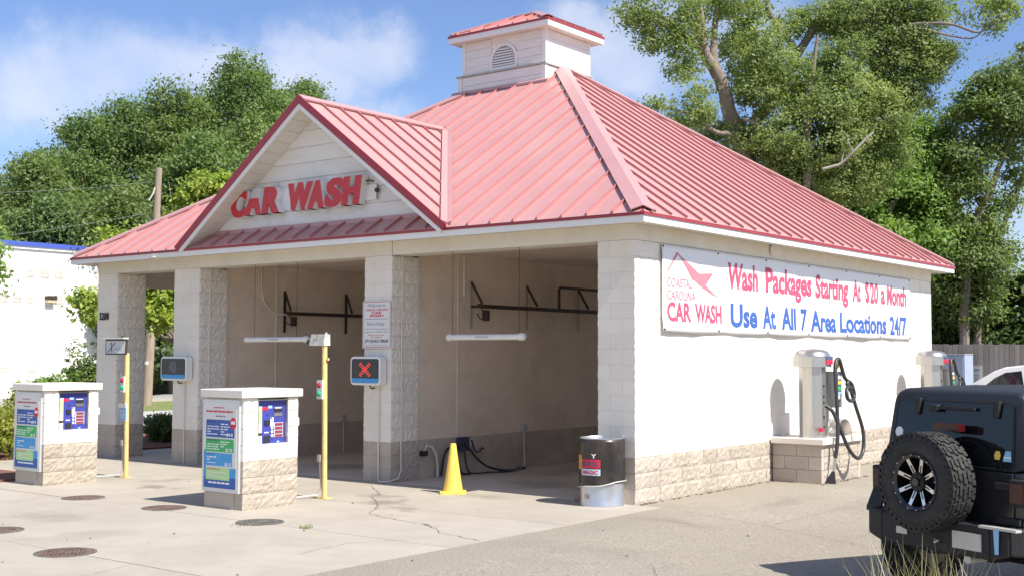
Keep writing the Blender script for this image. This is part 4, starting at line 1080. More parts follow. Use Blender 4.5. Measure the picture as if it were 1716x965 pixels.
# ================================================================== cone
T = thing('traffic_cone', 'yellow traffic cone on the concrete before the right bay', 'traffic cone', (-2.74, -.45, 0), R(38))
mb = MB(); n = 40
s = .185
base = []
for k in range(n):
    a = 2*PI*k/n; c_, s__ = math.cos(a), math.sin(a); m_ = max(abs(c_), abs(s__)); base.append((c_/m_*s*min(1, (m_)**-.0), s__/m_*s))
base = [(x*(.93 if abs(abs(x)-abs(y)) < .02 else 1), y*(.93 if abs(abs(x)-abs(y)) < .02 else 1)) for x, y in base]
vs = [(x, y, .0) for x, y in base] + [(x, y, .028) for x, y in base] + [(x*.96, y*.96, .036) for x, y in base]
fs = [(i, (i+1)%n, n+(i+1)%n, n+i) for i in range(n)] + [(n+i, n+(i+1)%n, 2*n+(i+1)%n, 2*n+i) for i in range(n)] + [tuple(reversed(range(n))), tuple(range(2*n, 3*n))]
mb.add(vs, fs).build('base', M['yellow'], T)
MB().lathe([(.142, .034), (.138, .05), (.118, .16), (.060, .56), (.041, .69), (.037, .70), (.030, .70), (.030, .60)], (0, 0, 0), 36).build('cone_body', M['yellow'], T, smooth=True)

# ================================================================== barrel
T = thing('trash_barrel', 'steel barrel wrapped in a torn black and red advertising sleeve beside the corner pier', 'barrel', (-.365, -.235, 0), R(-38))
rB = .290
zinc = mat('dented zinc drum', (.60, .61, .63), .36, .85, var=.08, scale=3, bump=.15, bscale=12)
mb = MB(); seg = 48
prof = [(rB-.012, 0), (rB, .004), (rB, .02), (rB-.004, .03), (rB-.004, .29), (rB+.005, .30), (rB-.004, .31), (rB-.004, .57), (rB+.005, .58), (rB-.004, .59), (rB-.004, .855), (rB+.004, .862), (rB+.004, .876), (rB-.006, .88), (rB-.012, .87), (rB-.014, .60)]
mb.lathe(prof, (0, 0, 0), seg)
mb.f.pop()   # open top
mb.lathe([(.001, .60), (rB-.013, .60)], (0, 0, 0), seg)
mb.build('drum', zinc, T, smooth=True)
def sleeve_low(a):
    # lower torn edge of the sleeve, sweeping up to the right and then dropping
    t = (a/PI*180 + 360) % 360
    return .285 + .045*math.sin((t-335)*PI/180) + .008*math.sin(t*.07)
sl = MB(); na, nz_ = 72, 12
rs = random.Random(8)
wr = [[rs.uniform(-.0035, .0045) for _ in range(na)] for _ in range(nz_+1)]
for j in range(nz_+1):
    for i in range(na):
        a = 2*PI*i/na; zl = sleeve_low(a); z = zl + (.868-zl)*j/nz_
        r_ = rB + .009 + wr[j][i]*(1 if 0 < j < nz_ else .3) + (.012 if j == 0 else 0)
        sl.v.append((r_*math.cos(a), r_*math.sin(a), z))
for j in range(nz_):
    for i in range(na): sl.f.append([j*na+i, j*na+(i+1)%na, (j+1)*na+(i+1)%na, (j+1)*na+i]); sl.mi.append(0)
slv = sl.build('sleeve', mat('black glossy sleeve', (.022, .020, .020), .30, var=.3, scale=3, spec=.6, bump=.25, bscale=9, dirt=(.12, .07, .045), dscale=3, damt=.6), T, smooth=True, fix=False)
sm = slv.modifiers.new('t', 'SOLIDIFY'); sm.thickness = .003
fr = MB(); pts = [((rB+.022)*math.cos(2*PI*i/na), (rB+.022)*math.sin(2*PI*i/na), sleeve_low(2*PI*i/na)) for i in range(na+1)]
fr.tube(pts, .005, 6, caps=False); fr.build('torn_edge', M['plastic_white'], T, smooth=True)
def wrap(strs, m, d=.016):
    mb = MB()
    for s, u0, u1, v0, cap in strs: text(mb, s, u0, u1, v0, cap, lambda u, v: (0, u, v), bold=.03, res=3)
    import bmesh
    me = mb.mesh('t', m, fix=False); bm = bmesh.new(); bm.from_mesh(me); bmesh.ops.triangulate(bm, faces=bm.faces)
    for _ in range(2):
        es = [e for e in bm.edges if e.calc_length() > .03]
        if es: bmesh.ops.subdivide_edges(bm, edges=es, cuts=1); bmesh.ops.triangulate(bm, faces=[f for f in bm.faces if len(f.verts) > 3])
    for v in bm.verts:
        a = R(318) + v.co.y/rB; z = v.co.z; v.co = ((rB+d)*math.cos(a), (rB+d)*math.sin(a), z)
    bm.to_mesh(me); bm.free(); o = bpy.data.objects.new('sleeve_print', me); COL.objects.link(o); o.parent = T
def wrap_rect(u0, v0, u1, v1, m, d=.0145, nm='sleeve_print'):
    mb = MB(); n = 10
    for k in range(n+1):
        a = R(318) + (u0+(u1-u0)*k/n)/rB
        mb.v += [((rB+d)*math.cos(a), (rB+d)*math.sin(a), v0), ((rB+d)*math.cos(a), (rB+d)*math.sin(a), v1)]
    mb.f = [[2*k, 2*k+2, 2*k+3, 2*k+1] for k in range(n)]; mb.mi = [0]*n
    mb.build(nm, m, T, fix=False)
wrap_rect(-.18, .50, .10, .61, M['red']); wrap_rect(-.18, .405, .10, .488, mat('pale sleeve print', (.55, .60, .68), .4, var=.2, scale=14)); wrap_rect(-.30, .47, -.18, .66, mat('orange sleeve print', (.55, .26, .05), .4, var=.4, scale=12))
wrap([('BLACK', -.165, .085, .525, .06)], M['dark_print'], .0175); wrap([('MAGIC', -.15, .07, .422, .045)], M['red'], .0175)
wrap([('Y', -.02, .05, .63, .05)], M['white_print'], .0175)
mb = MB(); mb.prism([(.035*math.cos(2*PI*k/16), .035*math.sin(2*PI*k/16)) for k in range(16)], lambda u, v, d: ((rB+d)*math.cos(R(298)+u/rB), (rB+d)*math.sin(R(298)+u/rB), .135+v), .002, .006); mb.build('round_sticker', mat('faded sticker', (.50, .36, .32), .6, var=.3, scale=30), T)

# ================================================================== manhole covers
def manhole(x, y, r, m, label):
    T = thing('manhole_cover', label, 'manhole cover', (x, y, 0), random.uniform(0, 3), 'manhole covers in the concrete drive')
    MB().lathe([(r+.035, .0), (r+.035, .009), (r+.004, .010), (r+.004, 0)], (0,0,0), 40).build('rim', M['iron_grey'], T)
    MB().lathe([(r, .0), (r, .009), (r-.02, .0115), (.001, .0115)], (0,0,0), 40).build('cover', m, T)
    mb = MB(); g = .052
    for i in range(-6, 7):
        for j in range(-6, 7):
            if math.hypot(i*g, j*g) < r-.045 and (abs(i)+abs(j)) > 1: mb.box(i*g-.013, j*g-.013, .0112, i*g+.013, j*g+.013, .0165)
    mb.build('tread_stud', m, T)
    for s in (-1, 1): MB().lathe([(.001, .012), (.022, .012), (.022, .0145), (.001, .0145)], (s*(r-.07), 0, 0), 12).build('pick_hole', M['dark_metal'], T)
manhole(-2.35, -6.75, .262, M['iron'], 'rusty round manhole cover nearest the street, left foreground')
manhole(-6.25, -4.04, .250, M['iron'], 'rusty round manhole cover in front of the farther pay station')
manhole(-4.50, -4.02, .245, M['iron'], 'rusty round manhole cover just left of the nearer pay station')
manhole(-2.54, -4.13, .245, M['iron_grey'], 'grey round manhole cover with grass round it, right of the nearer pay station')
manhole(-4.28, -6.38, .250, M['iron'], 'rusty round manhole cover cut by the left edge of the photo')

# ================================================================== wash rails in the bays
def wash_rail(X, ys, off, zr, y_end, zdrop, label, light, pipe_y):
    T = thing('wash_rail', label, 'wash rail', (X, ys[0], zr), 0, 'black rails on the bay walls')
    y0_ = ys[0]; xo = off
    for y in ys:
        b = MB().box(.0, y-y0_-.022, -.36, .03, y-y0_+.022, .43).build('wall_strip', light, T)
        MB().box(.031, y-y0_-.018, -.02, xo, y-y0_+.018, .02).build('arm', M['dark_metal'], b)
        MB().tube([(.03, y-y0_, .40), (xo*.85, y-y0_, .05)], .022, 6).build('brace', M['dark_metal'], b)
    MB().box(xo-.03, -.10, -.035, xo+.03, y_end-y0_, .03).build('rail', M['dark_metal'], T)
    MB().box(xo-.045, -.13, -.02, xo+.045, -.10, .04).build('rail_end', M['dark_metal'], T)
    MB().tube([(xo, -.06, -.04), (xo, -.02, -.10), (xo+.0, .02, -.16), (xo, .0, -.20), (xo, -.09, -.21), (xo, -.15, -.17), (xo, -.17, -.12)], .010, 6).build('hook', M['dark_metal'], T, smooth=True)
    c = MB().box(xo-.05, .0, -.24, xo+.05, .10, -.06).build('trolley', M['dark_metal'], T)
    bv = c.modifiers.new('b', 'BEVEL'); bv.width = .02; bv.segments = 2
    p0 = pipe_y - y0_
    MB().tube([(xo, p0, .03), (xo, p0, .37), (xo, p0+.04, .40), (xo, y_end-y0_, .40)], .026, 8).build('upper_pipe', M['dark_metal'], T, smooth=True)
    return T
lite = mat('pale steel channel', (.45, .42, .36), .5, .2, var=.1)
wash_rail(-4.419, (1.93, 3.46, 5.05, 6.6), .30, 2.745, 8.5, .3, 'black rail with braces on pale strips on the right bay wall', lite, 4.05)
wash_rail(-9.099, (2.02, 3.64, 5.2), .22, 2.72, 7.5, .3, 'black rail with dark strips on the middle bay wall', M['dark_metal'], 4.15)
# hose heap and hose reel on the floor behind the cone
T = thing('floor_hose', 'tangle of dark hoses on the bay floor behind the cone', 'hose', (-4.30, 1.2, .005))
def hs(pts, r, m='hose', nm='hose_loop'):
    MB().tube(pts, r, 8).build(nm, M[m], T, smooth=True)
def smooth_path(P, n=6):
    P = [Vector(p) for p in P]; out_ = []
    for i in range(len(P)-1):
        a, b, c, d = P[max(i-1,0)], P[i], P[i+1], P[min(i+2, len(P)-1)]
        for k in range(n):
            t = k/n; out_.append(.5*((2*b) + (c-a)*t + (2*a-5*b+4*c-d)*t*t + (3*b-3*c+d-a)*t**3))
    out_.append(P[-1]); return out_
hs(smooth_path([(-.06,-.05,.02), (-.03,0,.35), (-.03,.12,.45), (-.0,.25,.40), (.02,.35,.05), (.1,.5,.02)]), .022)
hs(smooth_path([(-.06,.30,.42), (-.03,.45,.52), (-.02,.62,.40), (.02,.75,.25), (.10,.95,.10), (.2,1.3,.02), (.15,1.9,.02)]), .02)
hs(smooth_path([(-.05,.70,.55), (-.03,.75,.38), (-.03,.86,.34), (-.04,.95,.40), (-.05,1.02,.38)]), .014)
hs(smooth_path([(-.05,.50,.50), (-.02,.52,.2), (.02,.6,.02), (.2,.9,.02), (.35,1.2,.02), (.2,1.7,.02), (.0,1.9,.02)]), .014)
MB().box(-.115, .38, .38, -.03, .62, .60).build('valve_body', mat('dark blue valve', (.05, .055, .10), .4), T)
MB().tube([(-.10, .60, .5), (-.06, .66, .55), (-.05, .68, .45)], .016).build('fitting', M['grey_metal'], T)

# ================================================================== vacuum islands
def vac_island(y0_, label, lab2, hose=True):
    x1_ = .83
    dy = -.06
    T = thing('vacuum_plinth', label, 'plinth', (0, y0_, 0), 0, 'block plinths carrying the vacuums')
    core = MB().box(.03, .03, 0, x1_-.03, 1.50, .585).build('plinth_core', M['mortar_tan'], T)
    for k in range(3):
        z = k*CO - (.012 if k == 2 else 0); hh = CO if k < 2 else .185
        cuts = [.02, .42, x1_] if k % 2 == 0 else [.02, .22, .62, x1_]
        for a, b in zip(cuts[:-1], cuts[1:]):
            inst('block', block_mesh(b-a-.006, .10, hh-.006, '', 0, M['tan_paint']), core, ((a+b)/2, .052, k*CO+hh/2))
            inst('block', block_mesh(b-a-.006, .10, hh-.006, '', 0, M['tan_paint']), core, ((a+b)/2, 1.48, k*CO+hh/2))
        cuts = [.105, .5, .9, 1.425] if k % 2 == 0 else [.105, .3, .7, 1.1, 1.425]
        for a, b in zip(cuts[:-1], cuts[1:]):
            inst('split_face_block', block_mesh(.14, b-a-.006, hh-.006, 'X', random.randrange(6), M['tan_rough']), core, (x1_-.072, (a+b)/2, k*CO+hh/2))
    cap = MB().box(.022, -.06, .592, x1_+.06, 1.60, .685).build('cap_slab', M['white_paint'], T)
    bv = cap.modifiers.new('b', 'BEVEL'); bv.width = .01; bv.segments = 2
    # the machine
    V = thing('vacuum_machine', lab2, 'vacuum', (.585, y0_+.25, .686), 0, 'stainless coin vacuums along the side wall')
    seg = 8; r_ = .205
    def octa(rb, z0, z1, tw=PI/8, rb2=None):
        mb = MB(); rb2 = rb2 or rb
        v = [(rb*math.cos(tw+2*PI*k/seg), rb*math.sin(tw+2*PI*k/seg), z0) for k in range(seg)] + [(rb2*math.cos(tw+2*PI*k/seg), rb2*math.sin(tw+2*PI*k/seg), z1) for k in range(seg)]
        mb.add(v, [(i, (i+1)%seg, seg+(i+1)%seg, seg+i) for i in range(seg)] + [tuple(reversed(range(seg))), tuple(range(seg, 2*seg))]); return mb
    bdy = octa(r_, 0, 1.10).build('canister', M['steel'], V)
    mb = octa(r_+.085, 1.09, 1.25); mb.build('collar', M['steel'], V)
    dm = MB(); dm.lathe([(r_+.075, 1.251), (r_+.068, 1.28), (r_+.03, 1.33), (.16, 1.36), (.001, 1.375)], (0,0,0), 24).build('dome', M['steel'], V, smooth=True)
    for z in (.15, .30, .52, .62, .78): MB().box(r_*math.cos(PI/8)+.001, -.03, z, r_*math.cos(PI/8)+.012, -.005, z+.035).build('latch', M['dark_metal'], bdy)
    MB().box(.19, -.19, .10, .225, -.10, .16).build('warning_label', M['red'], bdy)
    # decal on the collar
    dc = MB().box(r_+.050, -.11, 1.13, r_+.078, .13, 1.20).build('decal', M['red'], V); MB().box(r_+.050, -.11, 1.2005, r_+.078, .13, 1.255).build('decal_top', M['dark_print'], dc)
    # coin box next to the canister
    cbx = MB().box(-.04, .20, .46, .30, .43, 1.02).build('coin_box', M['steel'], V)
    bv = cbx.modifiers.new('b', 'BEVEL'); bv.width = .012; bv.segments = 2
    MB().box(.301, .25, .60, .306, .40, .98).build('instruction_panel', M['dark_print'], cbx)
    for z, m in ((.93, 'poster'), (.85, 'yellow'), (.76, 'green'), (.68, 'pale_blue'), (.62, 'white_print')): MB().box(.3065, .265, z-.03, .309, .385, z+.025).build('instruction_label', M[m], cbx)
    MB().tube([(.10, .32, 0), (.10, .32, .46)], .03, 10).build('coin_box_leg', M['steel'], V, smooth=True)
    ar = MB(); n = 14
    P = [(.30*math.cos(PI*k/n), .30*math.sin(PI*k/n)*.9) for k in range(n+1)]
    for k in range(n): ar.hexa([(-.16, .62+P[k][0], P[k][1]), (.26, .62+P[k][0], P[k][1]), (.26, .62+P[k+1][0], P[k+1][1]), (-.16, .62+P[k+1][0], P[k+1][1])], [(-.16, .62+P[k][0]*.94, P[k][1]*.94), (.26, .62+P[k][0]*.94, P[k][1]*.94), (.26, .62+P[k+1][0]*.94, P[k+1][1]*.94), (-.16, .62+P[k+1][0]*.94, P[k+1][1]*.94)])
    ar.build('mat_holder', M['steel'], V)
    bh_ = MB().tube([(.22, .32, 1.0), (.30, .31, 1.12), (.30, .31, 1.16)], .022, 8).build('hose_hanger', mat('brass hanger', (.55, .36, .10), .35, .6), V, smooth=True)
    if hose:
        P = smooth_path([(.23, .06, .50), (.33, .12, .40), (.40, .26, .12), (.46, .50, -.20), (.50, .78, -.33), (.50, 1.02, -.20), (.48, 1.06, .10), (.44, .88, .45), (.40, .72, .75), (.38, .64, .82), (.38, .72, .86), (.40, .82, .80),
                         (.42, .86, .64), (.43, .70, .56), (.43, .52, .60), (.42, .50, .70), (.40, .62, .78), (.39, .84, .76), (.37, .80, .84), (.35, .62, .92), (.33, .52, 1.10), (.32, .44, 1.21), (.31, .32, 1.16), (.33, .24, .95), (.36, .22, .5), (.38, .18, .0), (.36, .12, -.30)], 7)
        P = [Vector((p.x, p.y*.85-.10, p.z)) for p in P]
        MB().tube(P, .030, 10).build('hose', M['hose'], V, smooth=True)
        MB().tube([(.36, .002, -.29), (.345, -.03, -.50)], [.026, .020], 10).build('wand', M['steel'], V, smooth=True)
        MB().hexa([(.24, -.14, -.682), (.40, -.08, -.682), (.38, -.04, -.682), (.22, -.10, -.682)], [(.325, -.065, -.50), (.365, -.05, -.50), (.355, -.01, -.50), (.315, -.025, -.50)]).build('nozzle', M['black_rubber'], V)
        rg = MB()
        for i in range(0, len(P)-1, 1):
            pass
vac_island(3.99, 'tan block plinth with white cap under the nearer vacuum', 'stainless vacuum machine with a black hose looped over its hanger, nearer one')
vac_island(9.45, 'tan block plinth with white cap under the farther vacuum', 'stainless vacuum machine showing above the jeep roof, farther one')
# ================================================================== jeep (off-roader) parked in the right foreground
blackp = mat('black car paint', (.012, .013, .016), .28, var=.1, scale=2, spec=.55, coat=.6, dirt=(.05, .048, .045), dscale=3, damt=.25)
hardtop = mat('black textured hardtop', (.022, .024, .029), .48, var=.15, scale=3, bump=.3, bscale=180, spec=.5)
trimb = mat('black grained plastic', (.022, .022, .023), .6, var=.15, scale=6, bump=.3, bscale=120)
glass = mat('tinted car glass', (.006, .008, .010), .05, var=.1, spec=.5)
tyre = mat('tyre rubber', (.028, .027, .026), .72, var=.25, scale=9, bump=.3, bscale=90, dirt=(.075, .07, .062), dscale=5, damt=.6)
machined = mat('machined wheel face', (.72, .71, .70), .26, .8, var=.05)
rimb = mat('gloss black rim', (.012, .012, .013), .22, var=.1, spec=.6, coat=.4)
JX, JY, JZ = 5.05, -3.04, -.18
J = thing('parked_jeep', 'black hardtop jeep seen from behind with a large spare wheel on its tailgate', 'jeep', (JX, JY, JZ), R(-24))
def rrect(a0, a1, b0, b1, r, n=5):
    P = []
    for cx_, cz_, s in ((a1-r, b1-r, 0), (a0+r, b1-r, 1), (a0+r, b0+r, 2), (a1-r, b0+r, 3)):
        for k in range(n+1):
            t = PI/2*(s + k/n); P.append((cx_+r*math.cos(t), cz_+r*math.sin(t)))
    return P
def loft(mb, secs):
    n = len(secs[0]); o = [v for s in secs for v in s]
    fs = [(i*n+k, i*n+(k+1)%n, (i+1)*n+(k+1)%n, (i+1)*n+k) for i in range(len(secs)-1) for k in range(n)]
    fs += [tuple(reversed(range(n))), tuple(range((len(secs)-1)*n, len(secs)*n))]
    return mb.add(o, fs)
def bev(o, w=.012, seg=2):
    b = o.modifiers.new('b', 'BEVEL'); b.width = w; b.segments = seg; b.limit_method = 'ANGLE'; b.angle_limit = R(35); return o
# tub
def tubsec(y, z0, z1, w0, w1): return [(-w0, y, z0), (-w1, y, z1), (w1, y, z1), (w0, y, z0)]
mb = MB(); loft(mb, [tubsec(.0, .66, 1.19, .765, .755), tubsec(2.45, .62, 1.19, .775, .755)]); tub = bev(mb.build('body_tub', blackp, J), .03, 3)
mb = MB(); loft(mb, [tubsec(2.455, .72, 1.17, .74, .73), tubsec(3.70, .72, 1.06, .60, .58)]); hood = bev(mb.build('hood', blackp, J), .03, 3)
mb = MB(); loft(mb, [tubsec(3.705, .62, 1.05, .60, .58), tubsec(3.78, .62, 1.04, .59, .57)]); gr = mb.build('grille', blackp, J)
for k in range(7): MB().box(-.26+k*.075, 3.781, .72, -.225+k*.075, 3.79, .97).build('grille_slot', rimb, gr)
for s in (-1, 1): MB().lathe([(.10, 0), (.10, .02), (.001, .04)], (s*.43, 3.781, .88), 20, axis='y').build('headlight', M['steel'], J, smooth=True)
# hardtop: rounded trapezoid, leaning rear face
def htop(y, zt_, wb, wt, rr_=.10, z0=1.195):
    P = rrect(-wt, wt, z0, zt_, rr_, 5)
    out_ = []
    for u, v in P:
        t = (v-z0)/(zt_-z0); wmul = (wb + (wt-wb)*t)/wt
        out_.append((u*wmul, y, v))
    return out_
mb = MB(); secs = []
for y, zt_, wb, wt in ((0.02, 1.80, .745, .685), (.035, 1.825, .752, .695), (.10, 1.845, .755, .70), (.8, 1.862, .755, .705), (1.6, 1.86, .755, .705), (2.25, 1.84, .75, .69)):
    s_ = htop(y, zt_, wb, wt)
    if y < .5: s_ = [(x, yy + (z-1.195)*.13*(1-y), z) for x, yy, z in s_]
    secs.append(s_)
loft(mb, secs); top = mb.build('hardtop', hardtop, J, smooth=True)
# windscreen
MB().hexa([(-.70, 2.45, 1.195), (.70, 2.45, 1.195), (.70, 2.60, 1.195), (-.70, 2.60, 1.195)], [(-.64, 2.26, 1.80), (.64, 2.26, 1.80), (.64, 2.31, 1.80), (-.64, 2.31, 1.80)]).build('windscreen', glass, J)
# rear glass with its hinges, wiper and stickers
def rf(x, z, d=0.0): return (x, .02 + (z-1.195)*.13 - d, z)
rg = MB().prism([(x*(1-.045*(z-1.2)/.55), z) for x, z in rrect(-.665, .63, 1.215, 1.735, .05)], lambda u, v, d: rf(u, v, d), .0005, .010).build('rear_window', glass, J)
ed = MB(); P = [(x*(1-.045*(z-1.2)/.55), z) for x, z in rrect(-.675, .64, 1.208, 1.742, .055)]
ed.tube([rf(u, v, .008) for u, v in P] + [rf(*P[0], .008)], .007, 6, caps=False); ed.build('window_seal', trimb, rg)
for x in (-.40, .45):
    h = MB().hexa([rf(x-.04, 1.76, .004), rf(x+.04, 1.76, .004), rf(x+.03, 1.62, .012), rf(x-.03, 1.62, .012)], [rf(x-.035, 1.765, .045), rf(x+.035, 1.765, .045), rf(x+.022, 1.62, .038), rf(x-.022, 1.62, .038)])
    bev(h.build('window_hinge', trimb, rg), .008)
MB().box(-.235, -.055+.09, 1.675, .24, -.03+.09, 1.70).build('wiper_arm', trimb, rg)
bev(MB().box(-.24, -.075+.09, 1.655, -.14, -.02+.09, 1.712).build('wiper_motor', trimb, rg), .01)
for x, z, r_, nm in ((-.605, 1.455, .045, 'M'), (-.618, 1.365, .038, 'M')):
    MB().prism([(x+r_*math.cos(2*PI*k/20), z+r_*math.sin(2*PI*k/20)) for k in range(20)], lambda u, v, d: rf(u, v, d), .0105, .012).build('round_sticker', M['plastic_white'], rg)
MB().prism([(.455, 1.285), (.50, 1.285), (.51, 1.32), (.495, 1.355), (.46, 1.355), (.445, 1.32)], lambda u, v, d: rf(u, v, d), .0105, .012).build('yellow_sticker', M['yellow'], rg)
st = MB().prism([(.535, 1.275), (.62, 1.275), (.605, 1.36), (.555, 1.36)], lambda u, v, d: rf(u, v, d), .0105, .012).build('pale_sticker', M['pale_blue'], rg)
MB().prism([(.54, 1.30), (.615, 1.30), (.613, 1.315), (.542, 1.315)], lambda u, v, d: rf(u, v, d), .0125, .0135).build('sticker_band', M['white_print'], st)
# tailgate, lights, bumper
tg = bev(MB().box(-.60, -.016, .70, .66, -.001, 1.185).build('tailgate', blackp, J), .008)
for z in (.80, 1.08): bev(MB().box(.50, -.05, z-.03, .74, -.017, z+.03).build('tailgate_hinge', trimb, tg), .008)
MB().box(-.66, -.045, .95, -.56, -.017, 1.03).build('handle', trimb, tg)
for s in (-1, 1):
    t_ = bev(MB().box(s*.66 if s > 0 else -.83, -.075, .93, .83 if s > 0 else -.66, .055, 1.145).build('tail_light', trimb, J), .015)
    MB().box((.68 if s > 0 else -.81), -.084, .96, (.81 if s > 0 else -.68), -.0755, 1.115).build('light_lens', mat('dark red lens', (.06, .006, .008), .2, spec=.5) if 'dark red lens' not in bpy.data.materials else bpy.data.materials['dark red lens'], t_)
bp = MB(); n = 12
prof = [(-.86, .06), (-.84, -.10), (-.76, -.19), (-.56, -.235), (.60, -.235), (.76, -.19), (.84, -.10), (.86, .06)]
bot = [(x, y, .50 if abs(x) < .7 else .545) for x, y in prof]; topv = [(x, y, .765) for x, y in prof]
k = len(prof); bp.add(bot + [(x*.96, -.02, .50) for x, y, z in reversed(bot)][:0] + topv, [])
bp.v = []; bp.f = []; bp.mi = []
inner = [(x*.93, max(y+.14, y*.2+.02), z) for x, y, z in bot]; innt = [(x*.93, max(y+.14, y*.2+.02), .765) for x, y, z in topv]
for i in range(k-1): bp.hexa([bot[i], bot[i+1], inner[i+1], inner[i]], [topv[i], topv[i+1], innt[i+1], innt[i]])
bmp = bev(bp.build('bumper', trimb, J), .02, 3)
MB().box(.50, -.240, .752, .86, -.17, .772).build('bumper_strip', M['grey_metal'], bmp)
MB().hexa([(.66, -.245, .56), (.69, -.245, .56), (.69, -.236, .56), (.66, -.236, .56)], [(.645, -.240, .75), (.695, -.240, .75), (.695, -.231, .75), (.645, -.231, .75)]).build('reflector', M['pale_blue'], bmp)
MB().box(-.38, -.245, .60, -.26, -.2355, .66).build('tow_hook_mount', M['grey_metal'], bmp)
MB().tube([(.05, -.24, .60), (.07, -.27, .58), (.11, -.27, .60)], .010).build('chain_hook', M['grey_metal'], bmp)
pl = MB().box(.24, -.252, .56, .53, -.2385, .70).build('number_plate', M['grey_metal'], bmp)
MB().box(-.45, .0, .44, .45, .35, .56).build('fuel_tank_guard', trimb, J)
MB().tube([(.35, -.20, .47), (.35, .1, .47), (.30, .5, .5)], .035, 10).build('exhaust', M['grey_metal'], J, smooth=True)
# wheels
def wheel(parent_name, T, cx_, cy_, cz_, axis, face, r=.42, wd=.28, treads=True, full=True):
    """a wheel whose outer face looks along face*axis"""
    if axis == 'y': fr_ = lambda a, rr_, h: (cx_+rr_*math.cos(a), cy_+face*h, cz_+rr_*math.sin(a))
    else: fr_ = lambda a, rr_, h: (cx_+face*h, cy_+rr_*math.cos(a), cz_+rr_*math.sin(a))
    def lth(prof, seg=48):
        mb = MB(); n = len(prof)
        mb.add([fr_(2*PI*k/seg, p[0], p[1]) for p in prof for k in range(seg)], [(i*seg+k, i*seg+(k+1)%seg, (i+1)*seg+(k+1)%seg, (i+1)*seg+k) for i in range(n-1) for k in range(seg)])
        return mb
    h = wd/2
    body = lth([(.150, -h+.03), (.235, -h+.015), (.30, -h-.002), (.37, -h+.002), (.402, -h+.03), (.405, -h*.5), (.406, 0), (.405, h*.5), (.402, h-.03), (.37, h-.002), (.30, h+.002), (.250, h-.008), (.236, h-.018), (.234, h-.05)]).build('tyre', tyre, T, smooth=True)
    if treads:
        mb = MB(); nT = 42
        rows = [(-.128, -.088), (-.080, -.040), (-.030, .012), (.022, .062), (.070, .104), (.110, .132)]
        for ri, (h0, h1) in enumerate(rows):
            for k in range(nT):
                a0 = 2*PI*(k + (.0, .45, .2, .65, .1, .5)[ri])/nT; wA = 2*PI/nT*(.74 if ri in (0, 5) else .70); sk = .03*(-1)**k
                h0_, h1_ = h0*wd/.28, h1*wd/.28
                rr0 = .400; rr1 = .421 if ri not in (0, 5) else .416
                j = (k*7 + ri*3) % 5*.0015
                B_ = [fr_(a0, rr0, h0_+j), fr_(a0+wA, rr0, h0_+j), fr_(a0+wA+sk, rr0, h1_), fr_(a0+sk, rr0, h1_)]
                T_ = [fr_(a0, rr1, h0_+j), fr_(a0+wA, rr1, h0_+j), fr_(a0+wA+sk, rr1, h1_), fr_(a0+sk, rr1, h1_)]
                mb.hexa(B_, T_)
        for k in range(nT):   # shoulder lugs on the sidewall
            a0 = 2*PI*k/nT; wA = 2*PI/nT*.6
            mb.hexa([fr_(a0, .350, h-.006), fr_(a0+wA, .350, h-.006), fr_(a0+wA, .404, h-.03), fr_(a0, .404, h-.03)], [fr_(a0, .352, h+.004), fr_(a0+wA, .352, h+.004), fr_(a0+wA, .412, h-.012), fr_(a0, .412, h-.012)])
        mb.build('tread', tyre, body, fix=True)
    rim = lth([(.001, -h+.02), (.20, -h+.02), (.215, h-.06), (.232, h-.030), (.240, h-.006), (.233, h+.002), (.222, h-.006), (.206, h-.018)]).build('rim', rimb, T, smooth=True)
    if not full: return
    for k in range(8):
        a = 2*PI*(k+.5)/8 + .05
        def sp(r0, r1, w0, w1, h0, h1, h0b, h1b, off=0):
            def q(rr_, t, hh): 
                a_ = a; ca, sa = math.cos(a_), math.sin(a_)
                u = rr_*ca - t*sa; v = rr_*sa + t*ca
                return (cx_+u, cy_+face*hh, cz_+v) if axis == 'y' else (cx_+face*hh, cy_+u, cz_+v)
            return [q(r0, off-w0, h0b), q(r1, off-w1, h1b), q(r1, off+w1, h1b), q(r0, off+w0, h0b)], [q(r0, off-w0, h0), q(r1, off-w1, h1), q(r1, off+w1, h1), q(r0, off+w0, h0)]
        s1 = MB().hexa(*sp(.075, .216, .018, .019, h-.052, h-.024, h-.10, h-.07)).build('spoke', rimb, rim)
        MB().hexa(*sp(.150, .214, .0155, .0175, h-.035, h-.0225, h-.040, h-.028)).build('spoke_face', machined, s1) if False else None
        m2 = MB(); m2.hexa(*sp(.085, .214, .004, .0045, h-.0475, h-.0225, h-.053, h-.028, .0125)); m2.hexa(*sp(.085, .214, .004, .0045, h-.0475, h-.0225, h-.053, h-.028, -.0125)); m2.hexa(*sp(.150, .213, .0165, .0170, h-.0345, h-.0222, h-.041, h-.028))
        o_ = m2.build('spoke_face', machined, T); o_.parent = rim
    def disc(rr0, rr1, h0, h1, m, nm, seg=24, a0=0, c=(0, 0)):
        mb = MB(); v = [fr_2(a0+2*PI*k/seg, rr0, h0, c) for k in range(seg)] + [fr_2(a0+2*PI*k/seg, rr1, h1, c) for k in range(seg)]
        mb.add(v, [(i, (i+1)%seg, seg+(i+1)%seg, seg+i) for i in range(seg)] + [tuple(reversed(range(seg))), tuple(range(seg, 2*seg))])
        return mb
    def fr_2(a, rr_, hh, c): return (cx_+c[0]+rr_*math.cos(a), cy_+face*hh, cz_+c[1]+rr_*math.sin(a)) if axis == 'y' else (cx_+face*hh, cy_+c[0]+rr_*math.cos(a), cz_+c[1]+rr_*math.sin(a))
    disc(.085, .078, h-.09, h-.038, trimb, 'hub', 8).build('hub', trimb, rim)
    disc(.040, .034, h-.040, h-.014, rimb, 'cap', 20).build('hub_cap', rimb, rim)
